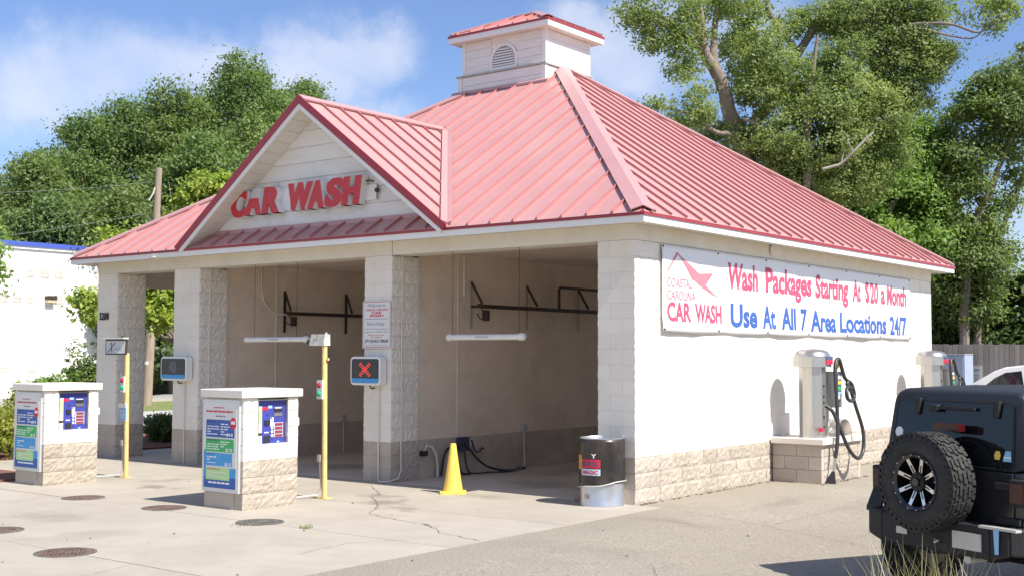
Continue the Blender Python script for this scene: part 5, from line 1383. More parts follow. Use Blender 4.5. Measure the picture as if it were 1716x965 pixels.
    for k in range(8):
        a = 2*PI*k/8
        disc(.010, .008, h-.038, h-.026, M['steel'], 'n', 6, 0, (.062*math.cos(a), .062*math.sin(a))).build('lug_nut', M['dark_metal'], rim)
    for k in range(16):
        a = 2*PI*(k+.25)/16
        disc(.0062, .005, h-.010, h+.004, machined, 'n', 6, 0, (.230*math.cos(a), .230*math.sin(a))).build('rim_bolt', machined, rim)
bk = bev(MB().box(-.10, -.13, .95, .20, -.0165, 1.19).build('spare_carrier', trimb, J), .02)
sw = thing('spare_wheel', 'x', 'x')
bpy.data.objects.remove(sw)
spare = MB().lathe([(.02, .0), (.11, .0), (.11, .05), (.02, .05)], (-.01, -.185, 1.075), 20, axis='y').build('spare_wheel', trimb, J)
wheel('spare', spare, -.01, -.275, 1.075, 'y', -1)
# third-level pieces must not go deeper: hang rim details on the spare wheel itself
def flatten(root):
    for ch in [o for o in bpy.data.objects if o.parent == root]:
        for g in [o for o in bpy.data.objects if o.parent == ch]:
            g.parent = root
            for h_ in [o for o in bpy.data.objects if o.parent == g]: h_.parent = root
flatten(spare)
bpy.context.view_layer.update()
MB().box(-.09, -.10, 1.50, .19, -.02, 1.56).build('brake_light', bpy.data.materials['dark red lens'], J)
for s in (-1, 1):
    for y_ in (.52, 3.02):
        ax = MB().lathe([(.02, -.06), (.10, -.06), (.10, .04), (.02, .04)], (s*.66, y_, .42), 16, axis='x').build('wheel', trimb, J)
        wheel('w', ax, s*.78, y_, .42, 'x', s, treads=(y_ < 1), full=(s > 0))
        flatten(ax)
        fl_ = MB(); P = [(-.56, .74), (-.46, .93), (-.30, 1.0), (.30, 1.0), (.46, .90), (.56, .70)]
        for i in range(len(P)-1):
            (a, b), (c, d) = P[i], P[i+1]
            xi, xo = s*.76, s*.94
            fl_.hexa([(xi, y_+a, b), (xo, y_+a, b-.02), (xo, y_+c, d-.02), (xi, y_+c, d)], [(xi, y_+a, b+.045), (xo, y_+a, b+.015), (xo, y_+c, d+.015), (xi, y_+c, d+.045)])
        fl_.build('fender_flare', trimb, J)
    for y0_, y1_, nm in ((.28, 1.02, 'side_window'), (1.10, 1.66, 'side_window'), (1.72, 2.24, 'side_window')):
        MB().hexa([(s*.752, y0_, 1.26), (s*.752, y1_, 1.26), (s*.766, y1_, 1.26), (s*.766, y0_, 1.26)], [(s*.722, y0_+.03, 1.70), (s*.722, y1_-.02, 1.70), (s*.736, y1_-.02, 1.70), (s*.736, y0_+.03, 1.70)]).build('side_window', glass, J)
    for y0_, y1_ in ((.95, 1.64), (1.68, 2.42)):
        d_ = bev(MB().box(min(s*.756, s*.784), y0_, .70, max(s*.756, s*.784), y1_, 1.18).build('door', blackp, J), .01)
        MB().box(min(s*.785, s*.81), y0_+.06, 1.02, max(s*.785, s*.81), y0_+.20, 1.06).build('handle', trimb, d_)
    bev(MB().box(min(s*.80, s*1.0), 2.28, 1.20, max(s*.80, s*1.0), 2.36, 1.40).build('mirror', trimb, J), .02)
bev(MB().box(-.80, 3.80, .50, .80, 3.95, .70).build('front_bumper', trimb, J), .02)
# under-body seen behind the wheels
MB().box(-.55, .10, .50, .55, 3.6, .66).build('frame', trimb, J)
MB().tube([(-.66, .52, .42), (.66, .52, .42)], .05, 10).build('rear_axle', trimb, J, smooth=True)

# ================================================================== white pickup behind the building
whitep = mat('white car paint', (.80, .80, .80), .25, var=.02, coat=.6, spec=.5)
PK = thing('pickup_truck', 'white pickup truck parked before the wooden fence behind the building', 'pickup truck', (0, 12.9, 0))
qa = sight_y(1622, 645, 12.9); xb = qa.x          # foot of the windscreen
def pk(x): return xb + x
def psec(y): return y
cab = [(-1.25, .55), (-1.25, 1.02), (-1.10, 1.10), (.0, 1.20), (.55, 1.66), (.85, 1.765), (1.25, 1.80), (2.9, 1.79), (3.05, 1.70), (3.10, 1.20), (5.0, 1.20), (5.05, .55)]
low = [(-1.25, .50), (-1.27, 1.00), (-1.10, 1.12), (.0, 1.22), (3.20, 1.22), (3.21, 1.24), (5.2, 1.24), (5.25, .55)]
W2 = 1.9
o = MB().prism([(pk(u), v) for u, v in low], lambda u, v, d: (u, d, v), 0, W2).build('lower_body', whitep, PK); bev(o, .05, 3)
cabp = [(-.22, 1.19), (.50, 1.63), (.72, 1.715), (1.10, 1.76), (2.75, 1.765), (2.98, 1.70), (3.06, 1.19)]
mb = MB(); n = len(cabp)
vs = []
for d in (.05, W2-.05):
    for u, v in cabp:
        t = max(0, (v-1.19)/.6); vs.append((pk(u), d + (1 if d < 1 else -1)*.13*t, v))
mb.add(vs, [tuple(range(n)), tuple(reversed(range(n, 2*n)))] + [(i, n+i, n+(i+1)%n, (i+1)%n) for i in range(n)])
o = mb.build('cab', whitep, PK); bev(o, .03, 3)
def wn(poly, nm='side_window'):
    for sd in (0, 1):
        vs = []
        for dd in (.0, .012):
            for u, v in poly:
                t = max(0, (v-1.19)/.6); yb = .05 + .13*t - .012 + dd - .002
                vs.append((pk(u), yb if sd == 0 else W2-yb, v))
        n = len(poly); MB().add(vs, [tuple(range(n)), tuple(reversed(range(n, 2*n)))] + [(i, n+i, n+(i+1)%n, (i+1)%n) for i in range(n)]).build(nm, glass, PK)
wn([(.22, 1.22), (.52, 1.48), (.74, 1.60), (1.06, 1.64), (1.14, 1.22)]); wn([(1.42, 1.22), (1.40, 1.64), (2.35, 1.64), (2.42, 1.22)])
MB().hexa([(pk(-.22), .16, 1.21), (pk(-.16), .16, 1.21), (pk(-.16), W2-.16, 1.21), (pk(-.22), W2-.16, 1.21)], [(pk(.44), .24, 1.60), (pk(.50), .24, 1.60), (pk(.50), W2-.24, 1.60), (pk(.44), W2-.24, 1.60)]).build('windscreen', glass, PK)
bev(MB().box(pk(.10), -.16, 1.20, pk(.22), .03, 1.34).build('mirror', trimb, PK), .02)
for s in (.02, W2-.24):
    for u in (-.45, 3.95):
        t_ = MB().lathe([(.20, 0), (.36, .01), (.38, .05), (.38, .19), (.36, .22), (.20, .22)], (pk(u), s, .38), 28, axis='y').build('wheel', tyre, PK, smooth=True)
        MB().lathe([(.001, -.002), (.20, .002), (.20, .218), (.001, .222)], (pk(u), s, .38), 20, axis='y').build('rim', machined, t_, smooth=True)
MB().box(pk(2.1), -.008, 1.08, pk(2.28), -.001, 1.11).build('door_handle', trimb, PK)
# ================================================================== vegetation
def leafmat(name, col, col2, trans=.35, rough=.5):
    m = bpy.data.materials.new(name); m.use_nodes = True; t = m.node_tree; n = t.nodes; l = t.links; b = n['Principled BSDF']
    tcn = n.new('ShaderNodeTexCoord')
    a = n.new('ShaderNodeTexNoise'); a.inputs['Scale'].default_value = .9; a.inputs['Detail'].default_value = 3; l.new(tcn.outputs['Object'], a.inputs['Vector'])
    c = n.new('ShaderNodeTexNoise'); c.inputs['Scale'].default_value = 9; c.inputs['Detail'].default_value = 2; l.new(tcn.outputs['Object'], c.inputs['Vector'])
    s = n.new('ShaderNodeMath'); s.operation = 'ADD'; l.new(a.outputs['Fac'], s.inputs[0]); l.new(c.outputs['Fac'], s.inputs[1])
    r = n.new('ShaderNodeMapRange'); r.inputs['From Min'].default_value = .75; r.inputs['From Max'].default_value = 1.25; l.new(s.outputs[0], r.inputs['Value'])
    mx = n.new('ShaderNodeMix'); mx.data_type = 'RGBA'; mx.inputs['A'].default_value = (*col, 1); mx.inputs['B'].default_value = (*col2, 1); l.new(r.outputs[0], mx.inputs['Factor'])
    l.new(mx.outputs['Result'], b.inputs['Base Color']); b.inputs['Roughness'].default_value = rough; b.inputs['Specular IOR Level'].default_value = .35
    tr = n.new('ShaderNodeBsdfTranslucent'); g = n.new('ShaderNodeVectorMath'); g.operation = 'MULTIPLY'; g.inputs[1].default_value = (1.15, 1.25, .6); l.new(mx.outputs['Result'], g.inputs[0]); l.new(g.outputs[0], tr.inputs['Color'])
    ms = n.new('ShaderNodeMixShader'); ms.inputs[0].default_value = trans; l.new(b.outputs[0], ms.inputs[1]); l.new(tr.outputs[0], ms.inputs[2]); l.new(ms.outputs[0], n['Material Output'].inputs['Surface'])
    return m
LM = dict(oak=leafmat('live oak leaves', (.17, .23, .08), (.36, .42, .17), .5), far=leafmat('dense tree leaves', (.115, .19, .07), (.24, .32, .115), .48),
          far2=leafmat('olive tree leaves', (.14, .20, .07), (.27, .335, .12), .48), lime=leafmat('bright yellow green leaves', (.20, .30, .045), (.42, .48, .10), .4),
          bright=leafmat('fresh green leaves', (.15, .26, .06), (.31, .44, .12), .5), shrub=leafmat('shrub leaves', (.10, .16, .05), (.26, .33, .09), .45), hedge=leafmat('yellow green cover leaves', (.17, .22, .03), (.36, .36, .07)),
          dark=leafmat('dark evergreen leaves', (.07, .11, .04), (.15, .20, .07), .45))
bark = mat('grey brown bark', (.20, .16, .13), .9, var=.3, scale=6, bump=.9, bscale=14, dirt=(.34, .31, .28), dscale=2, damt=.6)
dead = mat('dead pale wood', (.33, .30, .26), .9, var=.15, scale=6, bump=.5, bscale=20)
def leaves(name, clumps, count, size, m, parent, sub=26, sig=.16, flat=.75, seed=1, kind='stuff', droop=0.0, hole=0.0, hf=1.7):
    """clumps: (x, y, z, r) or (x, y, z, rx, ry, rz); count leaves spread over leafy twigs inside them"""
    g = np.random.default_rng(seed)
    C_ = np.array([[c[0], c[1], c[2], c[3], c[4] if len(c) > 4 else c[3], c[5] if len(c) > 5 else c[3]*flat] for c in clumps], float)
    vol = (C_[:, 3]*C_[:, 4]*C_[:, 5])**.75; pr = vol/vol.sum()
    ns = max(8, count//sub)
    ci = g.choice(len(C_), ns, p=pr)
    d = g.normal(size=(ns, 3)); d /= np.linalg.norm(d, axis=1)[:, None]
    rr_ = (.40 + .60*g.random(ns)**.5)*(1 + .09*np.clip(g.normal(size=ns), -2, 1.5))
    sc_ = C_[ci, :3] + d*C_[ci, 3:6]*rr_[:, None]
    rmean = C_[ci, 3:6].mean(axis=1)
    if hole:     # open windows in the crown where nothing grows
        q = sc_*hf; hv = np.sin(q[:, 0]+seed)*np.sin(q[:, 1]*1.13+2*seed)+np.sin(q[:, 2]*1.31+q[:, 0]*.5+seed)*.9
        sc_ = sc_[hv < hole]; ci = ci[hv < hole]; d = d[hv < hole]; ns = len(sc_)
    cnt = np.maximum(3, (sub*(.4 + 1.2*g.random(ns))).astype(int)); idx = np.repeat(np.arange(ns), cnt); n = len(idx)
    s_ = sig*(.5 + g.random(ns))
    p = sc_[idx] + np.clip(g.normal(size=(n, 3)), -1.7, 1.7)*s_[idx][:, None]*np.array([1.15, 1.15, .7])
    p[:, 2] -= droop*g.random(n)
    # leaf axes
    nrm = g.normal(size=(n, 3))*.6 + d[idx]*.85 + np.array([0, 0, .55]); nrm /= np.linalg.norm(nrm, axis=1)[:, None]
    a = g.normal(size=(n, 3)); a -= nrm*(a*nrm).sum(1)[:, None]; a /= np.linalg.norm(a, axis=1)[:, None]; b = np.cross(nrm, a)
    L_ = size*(.6 + .8*g.random(n))[:, None]; W_ = L_*.52
    v = np.empty((n, 4, 3)); v[:, 0] = p - a*L_; v[:, 1] = p + b*W_ + nrm*W_*.25; v[:, 2] = p + a*L_; v[:, 3] = p - b*W_ + nrm*W_*.25
    me = bpy.data.meshes.new(name); me.vertices.add(n*4); me.vertices.foreach_set('co', v.reshape(-1).astype(np.float32))
    me.loops.add(n*4); me.loops.foreach_set('vertex_index', np.arange(n*4, dtype=np.int32))
    me.polygons.add(n); me.polygons.foreach_set('loop_start', np.arange(0, n*4, 4, dtype=np.int32)); me.polygons.foreach_set('loop_total', np.full(n, 4, dtype=np.int32))
    me.materials.append(m); me.update(); me.validate()
    o = bpy.data.objects.new(name, me); COL.objects.link(o); o.parent = parent
    return o
def limb(mb, pts, r0, r1, seg=8, wob=.04):
    P = smooth_path(pts, 4); n = len(P)
    rs_ = [r0 + (r1-r0)*(i/(n-1))**.8 for i in range(n)]
    P = [p + Vector((random.uniform(-1,1), random.uniform(-1,1), 0))*wob*rs_[i]*4 for i, p in enumerate(P)]
    mb.tube(P, rs_, seg)
def generic_tree(name, label, cat, x, y, h, rad, trunk_h, count, size, m, seed, group=None, shape='round', sub=26, sig=.22, nclump=15, z0=0.0):
    T = thing(name, label, cat, (x, y, z0), 0, group)
    rnd = random.Random(seed); cl = []
    zc = (h+trunk_h)/2; hz = (h-trunk_h)/2
    for k in range(nclump):
        a = rnd.uniform(0, 2*PI); t = rnd.uniform(-1, 1); 
        rr_ = math.sqrt(max(0, 1-t*t*.92))*rnd.uniform(.35, .85)
        if shape == 'cone': rr_ = (1-(t+1)/2*.8)*rnd.uniform(.3, .8)
        cr_ = rad*rnd.uniform(.30, .48)*(1-.25*max(0, t))
        cl.append((rr_*rad*math.cos(a), rr_*rad*math.sin(a), zc+t*(hz-cr_*.6), cr_, cr_, cr_*.8))
    cl.append((0, 0, h-rad*.25, rad*.28, rad*.28, rad*.3))
    leaves('crown', cl, count, size, m, T, sub=sub, sig=sig, seed=seed)
    mb = MB(); tr = max(.06, h*.017)
    limb(mb, [(0, 0, -.1), (rnd.uniform(-.1,.1), rnd.uniform(-.1,.1), trunk_h), (rnd.uniform(-.3,.3), rnd.uniform(-.3,.3), zc), (0, 0, h*.88)], tr, tr*.25)
    for c in cl[:9]: limb(mb, [(0, 0, trunk_h + .3*(c[2]-trunk_h)), (c[0]*.5, c[1]*.5, trunk_h+.6*(c[2]-trunk_h)), (c[0], c[1], c[2])], tr*.4, tr*.1, 6)
    mb.build('trunk', bark, T, smooth=True, fix=False)
    return T
# ---- wood of tall trees behind the white building on the left: crowns one can tell apart
LT = [ # px of the crown centre, px of the top, depth, radius px, label
 (-40, 335, 66, 100, 'far', 'dark green tree at the left edge of the photo, behind the white building'),
 (55, 268, 64, 90, 'far2', 'olive green tree just right of the leftmost one in the wood'),
 (140, 195, 68, 85, 'far', 'dense green tree with a rounded top left of the low gap in the skyline'),
 (215, 165, 70, 90, 'far', 'dense green tree right of the low gap in the skyline, left of the utility pole'),
 (290, 138, 68, 85, 'far2', 'tall bushy tree behind the top of the utility pole'),
 (405, 88, 70, 90, 'far', 'tallest tree of the wood, rising left of the gable peak'),
 (470, 148, 74, 80, 'far', 'green tree standing just left of the gable peak'),
 (520, 138, 78, 70, 'far', 'tree whose thin top shows at the gable peak'),
 (15, 290, 74, 90, 'far2', 'far tree filling the skyline at the left edge'),
 (100, 238, 76, 90, 'far', 'far tree filling the skyline between the two leftmost crowns'),
 (180, 200, 78, 95, 'far2', 'far tree filling the low gap in the skyline'),
 (255, 168, 78, 95, 'far', 'far tree right above the utility wires'),
 (345, 150, 78, 100, 'far', 'far tree left of the tallest crown'),
 (440, 150, 80, 95, 'far2', 'far tree right of the tallest crown'),
 (20, 360, 60, 85, 'far2', 'lower olive tree behind the left end of the white building'),
 (290, 290, 60, 85, 'far', 'lower dark tree directly behind the utility pole'),
 (100, 330, 60, 90, 'far', 'lower dark tree right behind the blue edged roof of the white building'),
 (210, 310, 58, 85, 'far2', 'lower olive tree behind the utility wires'),
 (330, 230, 60, 85, 'far', 'dark tree low behind the left hip of the red roof'),
 (420, 190, 64, 85, 'far2', 'leafy tree between the pole and the gable'),
]
for i, (px, py, d, rp, mk, lab) in enumerate(LT):
    p = sight(px, py, d); rad = rp*d/FPX
    generic_tree('tall_tree', lab, 'tree', p.x, p.y, p.z, rad*1.05, max(.8, p.z*.06), 40000, .105, LM[mk], 40+i, 'trees of the wood behind the white building', sub=34, sig=.36, nclump=34)
# understory seen through the passage
for i, (px, py, d, rp, lab) in enumerate([(215, 480, 57, 70, 'dark understory tree seen left of the utility pole through the passage'), (300, 450, 62, 70, 'dark understory tree seen right of the utility pole through the passage')]):
    p = sight(px, py, d); generic_tree('understory_tree', lab, 'tree', p.x, p.y, p.z, rp*d/FPX, .4, 14000, .16, LM['dark'], 80+i, None, sub=30, sig=.3)
# near maple behind the left hip
c = sight(300, 420, 33)
T = thing('maple_tree', 'young maple with bright yellow green leaves rising behind the left end of the red roof', 'tree', (c.x, c.y, 0))
def loc(px, py, d): 
    q = sight(px, py, d); return (q.x-c.x, q.y-c.y, q.z)
cl = []
for px, py, d, r_ in [(345, 320, 33, .62), (372, 312, 32.5, .42), (320, 345, 33, .55), (300, 385, 33.5, .6), (370, 350, 33, .6), (345, 390, 33, .7), (185, 403, 32, .32), (165, 425, 32, .28), (255, 480, 32.5, .55), (280, 500, 32.5, .5), (225, 460, 32.5, .5), (205, 500, 32.5, .5), (145, 500, 31.5, .38), (150, 530, 31.5, .32), (265, 540, 32, .35), (247, 520, 32, .35), (300, 460, 33, .8), (240, 420, 33, .8), (400, 430, 33.5, .8), (350, 450, 33.5, .8)]:
    cl.append((*loc(px, py, d), r_, r_, r_*.75))
leaves('crown', cl, 26000, .075, LM['lime'], T, sub=22, sig=.13, seed=5)
mb = MB(); limb(mb, [(0, 0, 0), (.1, 0, 1.6), (-.1, .1, 3.2), (0, 0, 4.8)], .12, .04)
for k in cl[::2]: limb(mb, [(0, 0, 2.2), ((k[0])*.5, k[1]*.5, 2.6+.3*(k[2]-2.6)), k[:3]], .05, .012, 6)
mb.build('trunk', bark, T, smooth=True, fix=False)
# leafy twig entering at the left edge
p = sight(-14, 465, 20)
T = thing('street_tree', 'small tree whose leafy twigs reach in at the left edge of the photo', 'tree', (p.x-.25, p.y, 0))
leaves('crown', [(.1, 0, p.z, .33, .33, .26), (-.5, .1, p.z+.3, .6, .6, .6), (-.9, 0, p.z+.7, .7, .7, .6)], 2600, .06, LM['bright'], T, sub=14, sig=.09, seed=6)
mb = MB(); limb(mb, [(-.9, 0, 0), (-.9, 0, 1.8), (-.8, 0, p.z+.8)], .07, .03); limb(mb, [(-.88, 0, 2.2), (-.3, 0, p.z-.1), (.2, 0, p.z)], .03, .008, 6); mb.build('trunk', bark, T, smooth=True, fix=False)

# ---- great live oak behind the building, right
d0 = 36
base = sight(1300, 480, d0)
T = thing('live_oak', 'great spreading live oak with bare grey limbs rising behind the roof', 'tree', (base.x, base.y, 0))
def W3(px, py, d): 
    q = sight(px, py, d); return Vector((q.x-base.x, q.y-base.y, q.z))
mb = MB(); LB = [
 ([(1290, 640, 36), (1285, 480, 36), (1262, 330, 36), (1243, 232, 35.5), (1222, 190, 35.2), (1206, 130, 35), (1180, 88, 35), (1172, 30, 35), (1166, -40, 35)], .46, .13),
 ([(1180, 92, 35), (1150, 60, 34.6), (1118, 34, 34.3), (1075, 12, 34)], .13, .03),
 ([(1118, 38, 34.3), (1085, 48, 34), (1050, 30, 33.8)], .05, .015),
 ([(1210, 150, 35), (1196, 90, 35.4), (1200, 30, 35.8), (1215, -20, 36)], .20, .08),
 ([(1285, 470, 36), (1310, 300, 36), (1265, 215, 36.6), (1290, 175, 36.8), (1340, 85, 37), (1392, 5, 37)], .40, .12),
 ([(1300, 340, 36), (1235, 235, 35), (1200, 222, 34.4), (1150, 190, 34), (1100, 180, 33.8)], .14, .03),
 ([(1340, 90, 37), (1300, 40, 36.6), (1285, 10, 36.4), (1290, -30, 36.4)], .14, .08),
 ([(1286, 470, 36), (1350, 330, 35), (1352, 180, 35), (1362, 120, 35), (1370, 60, 35)], .22, .05),
 ([(1392, 300, 36), (1450, 180, 36), (1466, 100, 36), (1474, 20, 36), (1486, -30, 36)], .20, .09),
 ([(1466, 70, 36), (1513, 45, 35.6), (1560, 40, 35.2), (1598, 42, 35), (1640, 55, 34.8), (1664, 34, 34.6), (1685, 20, 34.6)], .09, .02),
 ([(1513, 45, 35.6), (1545, 48, 35.4), (1590, 60, 35.2), (1632, 64, 35), (1656, 40, 34.8)], .06, .015),
 ([(1598, 42, 35), (1620, 20, 34.8), (1650, 5, 34.6)], .035, .01),
 ([(1460, 110, 36), (1500, 100, 36), (1560, 105, 35.6), (1600, 92, 35.4)], .06, .015),
 ([(1236, 260, 35.2), (1270, 215, 34.6), (1245, 200, 34.5)], .12, .05),
]
for pts, r0, r1 in LB: limb(mb, [W3(*p) for p in pts], r0*.78, r1*.78, 10, .05)
mb.build('trunk', bark, T, smooth=True, fix=False)
CLP = [(1055, 25, 34, .50), (1085, 8, 34, .6), (1110, 50, 34.2, .6), (1135, 15, 34.4, .7), (1160, 55, 34.6, .55), (1185, 15, 36.4, .7), (1215, 45, 36.6, .6), (1225, 5, 35.4, .6), (1095, 75, 34, .35), (1140, 85, 34.3, .4), (1075, 40, 33.9, .35),
 (1135, 120, 34.4, .42), (1165, 108, 34.6, .38), (1118, 130, 34.4, .25), (1180, 150, 34.6, .30),
 (1090, 178, 33.8, .30), (1115, 170, 33.9, .40), (1150, 160, 34, .5), (1175, 190, 34.2, .5), (1140, 205, 34, .4), (1190, 215, 36.4, .6), (1215, 245, 36.2, .6),
 (1245, 60, 36.8, .6), (1275, 70, 35, .8), (1260, 110, 36.6, .8), (1300, 110, 35, .9), (1250, 150, 36.4, .5), (1270, 160, 34.8, .8), (1330, 160, 36.6, .9), (1385, 120, 35.4, .9), (1380, 190, 35, 1.1), (1430, 160, 35.4, 1.1), (1420, 100, 36, 1.0), (1470, 200, 35.6, 1.0), (1330, 40, 37, .6), (1400, 30, 37, .9), (1450, 30, 36.6, 1.1), (1500, 20, 36.4, 1.0), (1540, 15, 36, .8), (1590, 15, 35.6, .7), (1640, 12, 35.2, .6), (1680, 15, 35, .5), (1650, 45, 35, .3), (1668, 40, 34.8, .35),
 (1490, 75, 36.2, .9), (1530, 75, 36, .9), (1570, 90, 35.8, .7), (1510, 120, 36, .9), (1560, 120, 35.6, .6), (1590, 95, 35.5, .35), (1490, 160, 35.8, .9), (1530, 170, 36, .6),
 (1260, 220, 35, .8), (1310, 230, 35, 1.1), (1370, 240, 35, 1.2), (1430, 240, 35.6, 1.1), (1480, 250, 36, .9), (1262, 285, 37, .8), (1310, 300, 35.6, 1.1), (1380, 300, 35.8, 1.2), (1440, 300, 36, 1.0), (1220, 200, 36.5, .5), (1260, 20, 36.5, .5), (1215, 75, 36.2, .5)]
cl = []
for px, py, d, r_ in CLP:
    q = W3(px, py, d); cl.append((q.x, q.y, q.z, r_, r_, r_*.72))
leaves('crown', cl, 200000, .048, LM['oak'], T, sub=30, sig=.13, seed=11, hole=1.02, hf=1.9)
# dead branch
T2 = thing('dead_branch', 'bare pale dead branch sticking up before the dark leaves, right of the roof', 'branch', tuple(base))
mb = MB()
def W4(px, py, d): return sight(px, py, d) - base
limb(mb, [W4(1378, 284, 33.6), W4(1396, 279, 33.6), (W4(1410, 274, 33.6)), W4(1430, 255, 33.5), W4(1446, 238, 33.5), W4(1464, 222, 33.5)], .042, .034, 8)
limb(mb, [W4(1410, 274, 33.6), W4(1412, 262, 33.6), W4(1416, 252, 33.6)], .025, .01, 6); limb(mb, [W4(1430, 255, 33.5), W4(1422, 240, 33.5), W4(1420, 222, 33.5)], .02, .008, 6)
mb.build('wood', dead, T2, smooth=True, fix=False)
# ---- sweetgum trees right of the oak
def placed_tree(name, label, px0, d, tr, br, cl_px, count, size, m, seed, sub=26, sig=.16, K=1.0, hole=0.0):
    d *= K; size *= K; tr = ([(a, b_, c_*K) for a, b_, c_ in tr[0]], tr[1]*K, tr[2]*K); br = [([(a, b_, c_*K) for a, b_, c_ in p_], r0*K, r1*K) for p_, r0, r1 in br]; cl_px = [(a, b_, c_*K, r_*K) for a, b_, c_, r_ in cl_px]
    b = sight(px0, 600, d); T = thing(name, label, 'tree', (b.x, b.y, 0))
    q = lambda px, py, dd: sight(px, py, dd) - Vector((b.x, b.y, 0))
    mb = MB()
    for pts, r0, r1 in [tr] + br: limb(mb, [q(*p) for p in pts], r0, r1, 8, .05)
    mb.build('trunk', bark, T, smooth=True, fix=False)
    cl = [(*q(px, py, dd), r_, r_, r_*.8) for px, py, dd, r_ in cl_px]
    leaves('crown', cl, count, size, m, T, sub=sub, sig=sig*K, seed=seed, hole=hole, hf=1.9)
placed_tree('sweetgum_tree', 'bright green tree with a dark forked trunk between the oak and the right edge', 1445, 34, ([(1446, 620, 34), (1446, 460, 34), (1444, 365, 34), (1442, 300, 34), (1450, 240, 34.3), (1455, 190, 34.5)], .24, .06),
    [([(1448, 350, 34), (1465, 335, 33.8), (1478, 330, 33.8)], .06, .02), ([(1446, 420, 34), (1500, 340, 34), (1530, 250, 34)], .08, .03)],
    [(1470, 290, 34, .7), (1500, 310, 34, .9), (1490, 350, 34, .9), (1530, 280, 34.4, .8), (1510, 240, 34.6, .8), (1520, 370, 34, .9), (1480, 400, 34, .9), (1540, 340, 34.2, .8), (1550, 400, 34, .9), (1520, 440, 34, .9), (1410, 300, 34.4, .6), (1400, 330, 34.4, .6), (1415, 350, 34.4, .5), (1440, 390, 34.4, .6), (1550, 220, 35, .5), (1500, 190, 35, .5)], 62000, .060, LM['bright'], 21, K=1.19, hole=.9)
placed_tree('sweetgum_tree', 'open crowned tree with reddish leaning trunks at the right edge of the photo', 1625, 33, ([(1615, 640, 33), (1618, 480, 33), (1636, 370, 33), (1660, 320, 33), (1672, 285, 33), (1696, 230, 33), (1710, 180, 33)], .15, .05),
    [([(1630, 640, 33.4), (1650, 460, 33.4), (1680, 380, 33.4), (1712, 305, 33.4), (1740, 250, 33.4)], .12, .04), ([(1660, 320, 33), (1640, 280, 33), (1625, 240, 33)], .05, .015), ([(1680, 270, 33), (1670, 230, 33), (1672, 180, 33)], .04, .012)],
    [(1625, 175, 33.4, .45), (1650, 150, 33.4, .55), (1690, 135, 33, .6), (1720, 130, 33, .7), (1600, 210, 33.4, .55), (1640, 200, 33, .8), (1690, 190, 33, .7), (1730, 200, 33, .8), (1580, 255, 33.6, .6), (1620, 260, 33, .7), (1660, 240, 33.4, .5), (1710, 250, 33, .5), (1590, 310, 33.6, .8), (1560, 280, 34, .6), (1625, 320, 33, .6), (1650, 380, 33, .6), (1610, 370, 33.4, .9), (1590, 430, 33.6, .9), (1640, 440, 33, .8), (1690, 420, 33, .35), (1570, 470, 33.8, .9), (1625, 500, 33.4, .9), (1680, 340, 33.4, .4), (1705, 300, 33.4, .4)], 68000, .055, LM['far2'], 22, sig=.17, K=1.22, hole=.75)
# twigs hanging in at the far right
placed_tree('shade_tree', 'tree whose dark twigs hang in at the right edge of the photo', 1790, 30, ([(1790, 640, 30), (1780, 400, 30), (1765, 100, 30)], .15, .07), [([(1770, 200, 30), (1735, 120, 30), (1712, 100, 30)], .04, .01)],
    [(1716, 95, 30, .18), (1722, 115, 30, .22), (1740, 80, 30, .4), (1765, 110, 30, .6), (1800, 60, 30, .9), (1780, 150, 30, .7)], 7000, .06, LM['oak'], 23, sub=14, sig=.1)
# dark evergreens above the fence
for i, (px, py, d, rp, mk, lab) in enumerate([(1585, 455, 42, 75, 'dark', 'dark evergreen rising over the fence next to the building corner'), (1660, 470, 43, 70, 'dark', 'dark evergreen over the middle of the wooden fence'), (1735, 460, 42, 75, 'dark', 'dark evergreen over the fence at the right edge'), (1500, 400, 46, 70, 'far', 'tree behind the far end of the roof'), (1400, 255, 48, 85, 'dark', 'dark tree standing behind the live oak'), (1580, 350, 46, 55, 'far', 'tree behind the open crowned one')]):
    p = sight(px, py, d); generic_tree('evergreen_tree', lab, 'tree', p.x, p.y, p.z, rp*d/FPX, .6, 26000 if rp < 100 else 30000, .12, LM[mk], 60+i, 'trees behind the wooden fence', sub=30, sig=.26, nclump=20)

# ---- shrubs and beds on the left
mulch = mat('red brown mulch', (.20, .085, .06), .95, var=.4, scale=30, bump=1, bscale=60, dirt=(.10, .05, .035), dscale=12, damt=.6)
def patch(name, pts, z0, z1, m, label=None):
    mb = MB(); mb.prism(pts, lambda u, v, d: (u, v, d), z0, z1); o = mb.build(name, m, kind='structure')
    if label: o['label'] = label
    return o
patch('mulch_bed', [(-19.3, -3.95), (-9.02, -3.95), (-9.02, -2.77), (-12.66, -2.77), (-12.66, 12), (-19.3, 12)], -.05, .035, mulch, 'red mulch bed left of the drive')
grassm = mat('mown grass', (.15, .19, .05), .9, var=.3, scale=6, bump=1, bscale=60, dirt=(.30, .24, .14), dscale=1.2, damt=.7)
patch('grass_verge', [(-33, -200), (-26.4, -200), (-26.4, 300), (-33, 300)], -.05, .03, grassm, 'grass verge under the utility pole')
patch('grass_edge', [(-16, -5.6), (-9.03, -4.4), (-9.03, -3.96), (-16, -3.96)], -.05, .03, grassm)
roadm = mat('pale road', (.42, .40, .38), .9, var=.1, scale=1, bump=.2, bscale=80)
patch('service_road', [(-26.38, -200), (-19.4, -200), (-19.4, 300), (-26.38, 300)], -.05, .02, roadm, 'pale road behind the passage')
patch('side_street', [(-40, -200), (-33.02, -200), (-33.02, 300), (-40, 300)], -.05, .018, mat('grey street', (.30, .29, .28), .9, var=.1, scale=1), 'grey street before the white building')
MB().box(-33.018, -200, -.05, -32.9, 300, .14).build('kerb', M['concrete'], kind='structure')
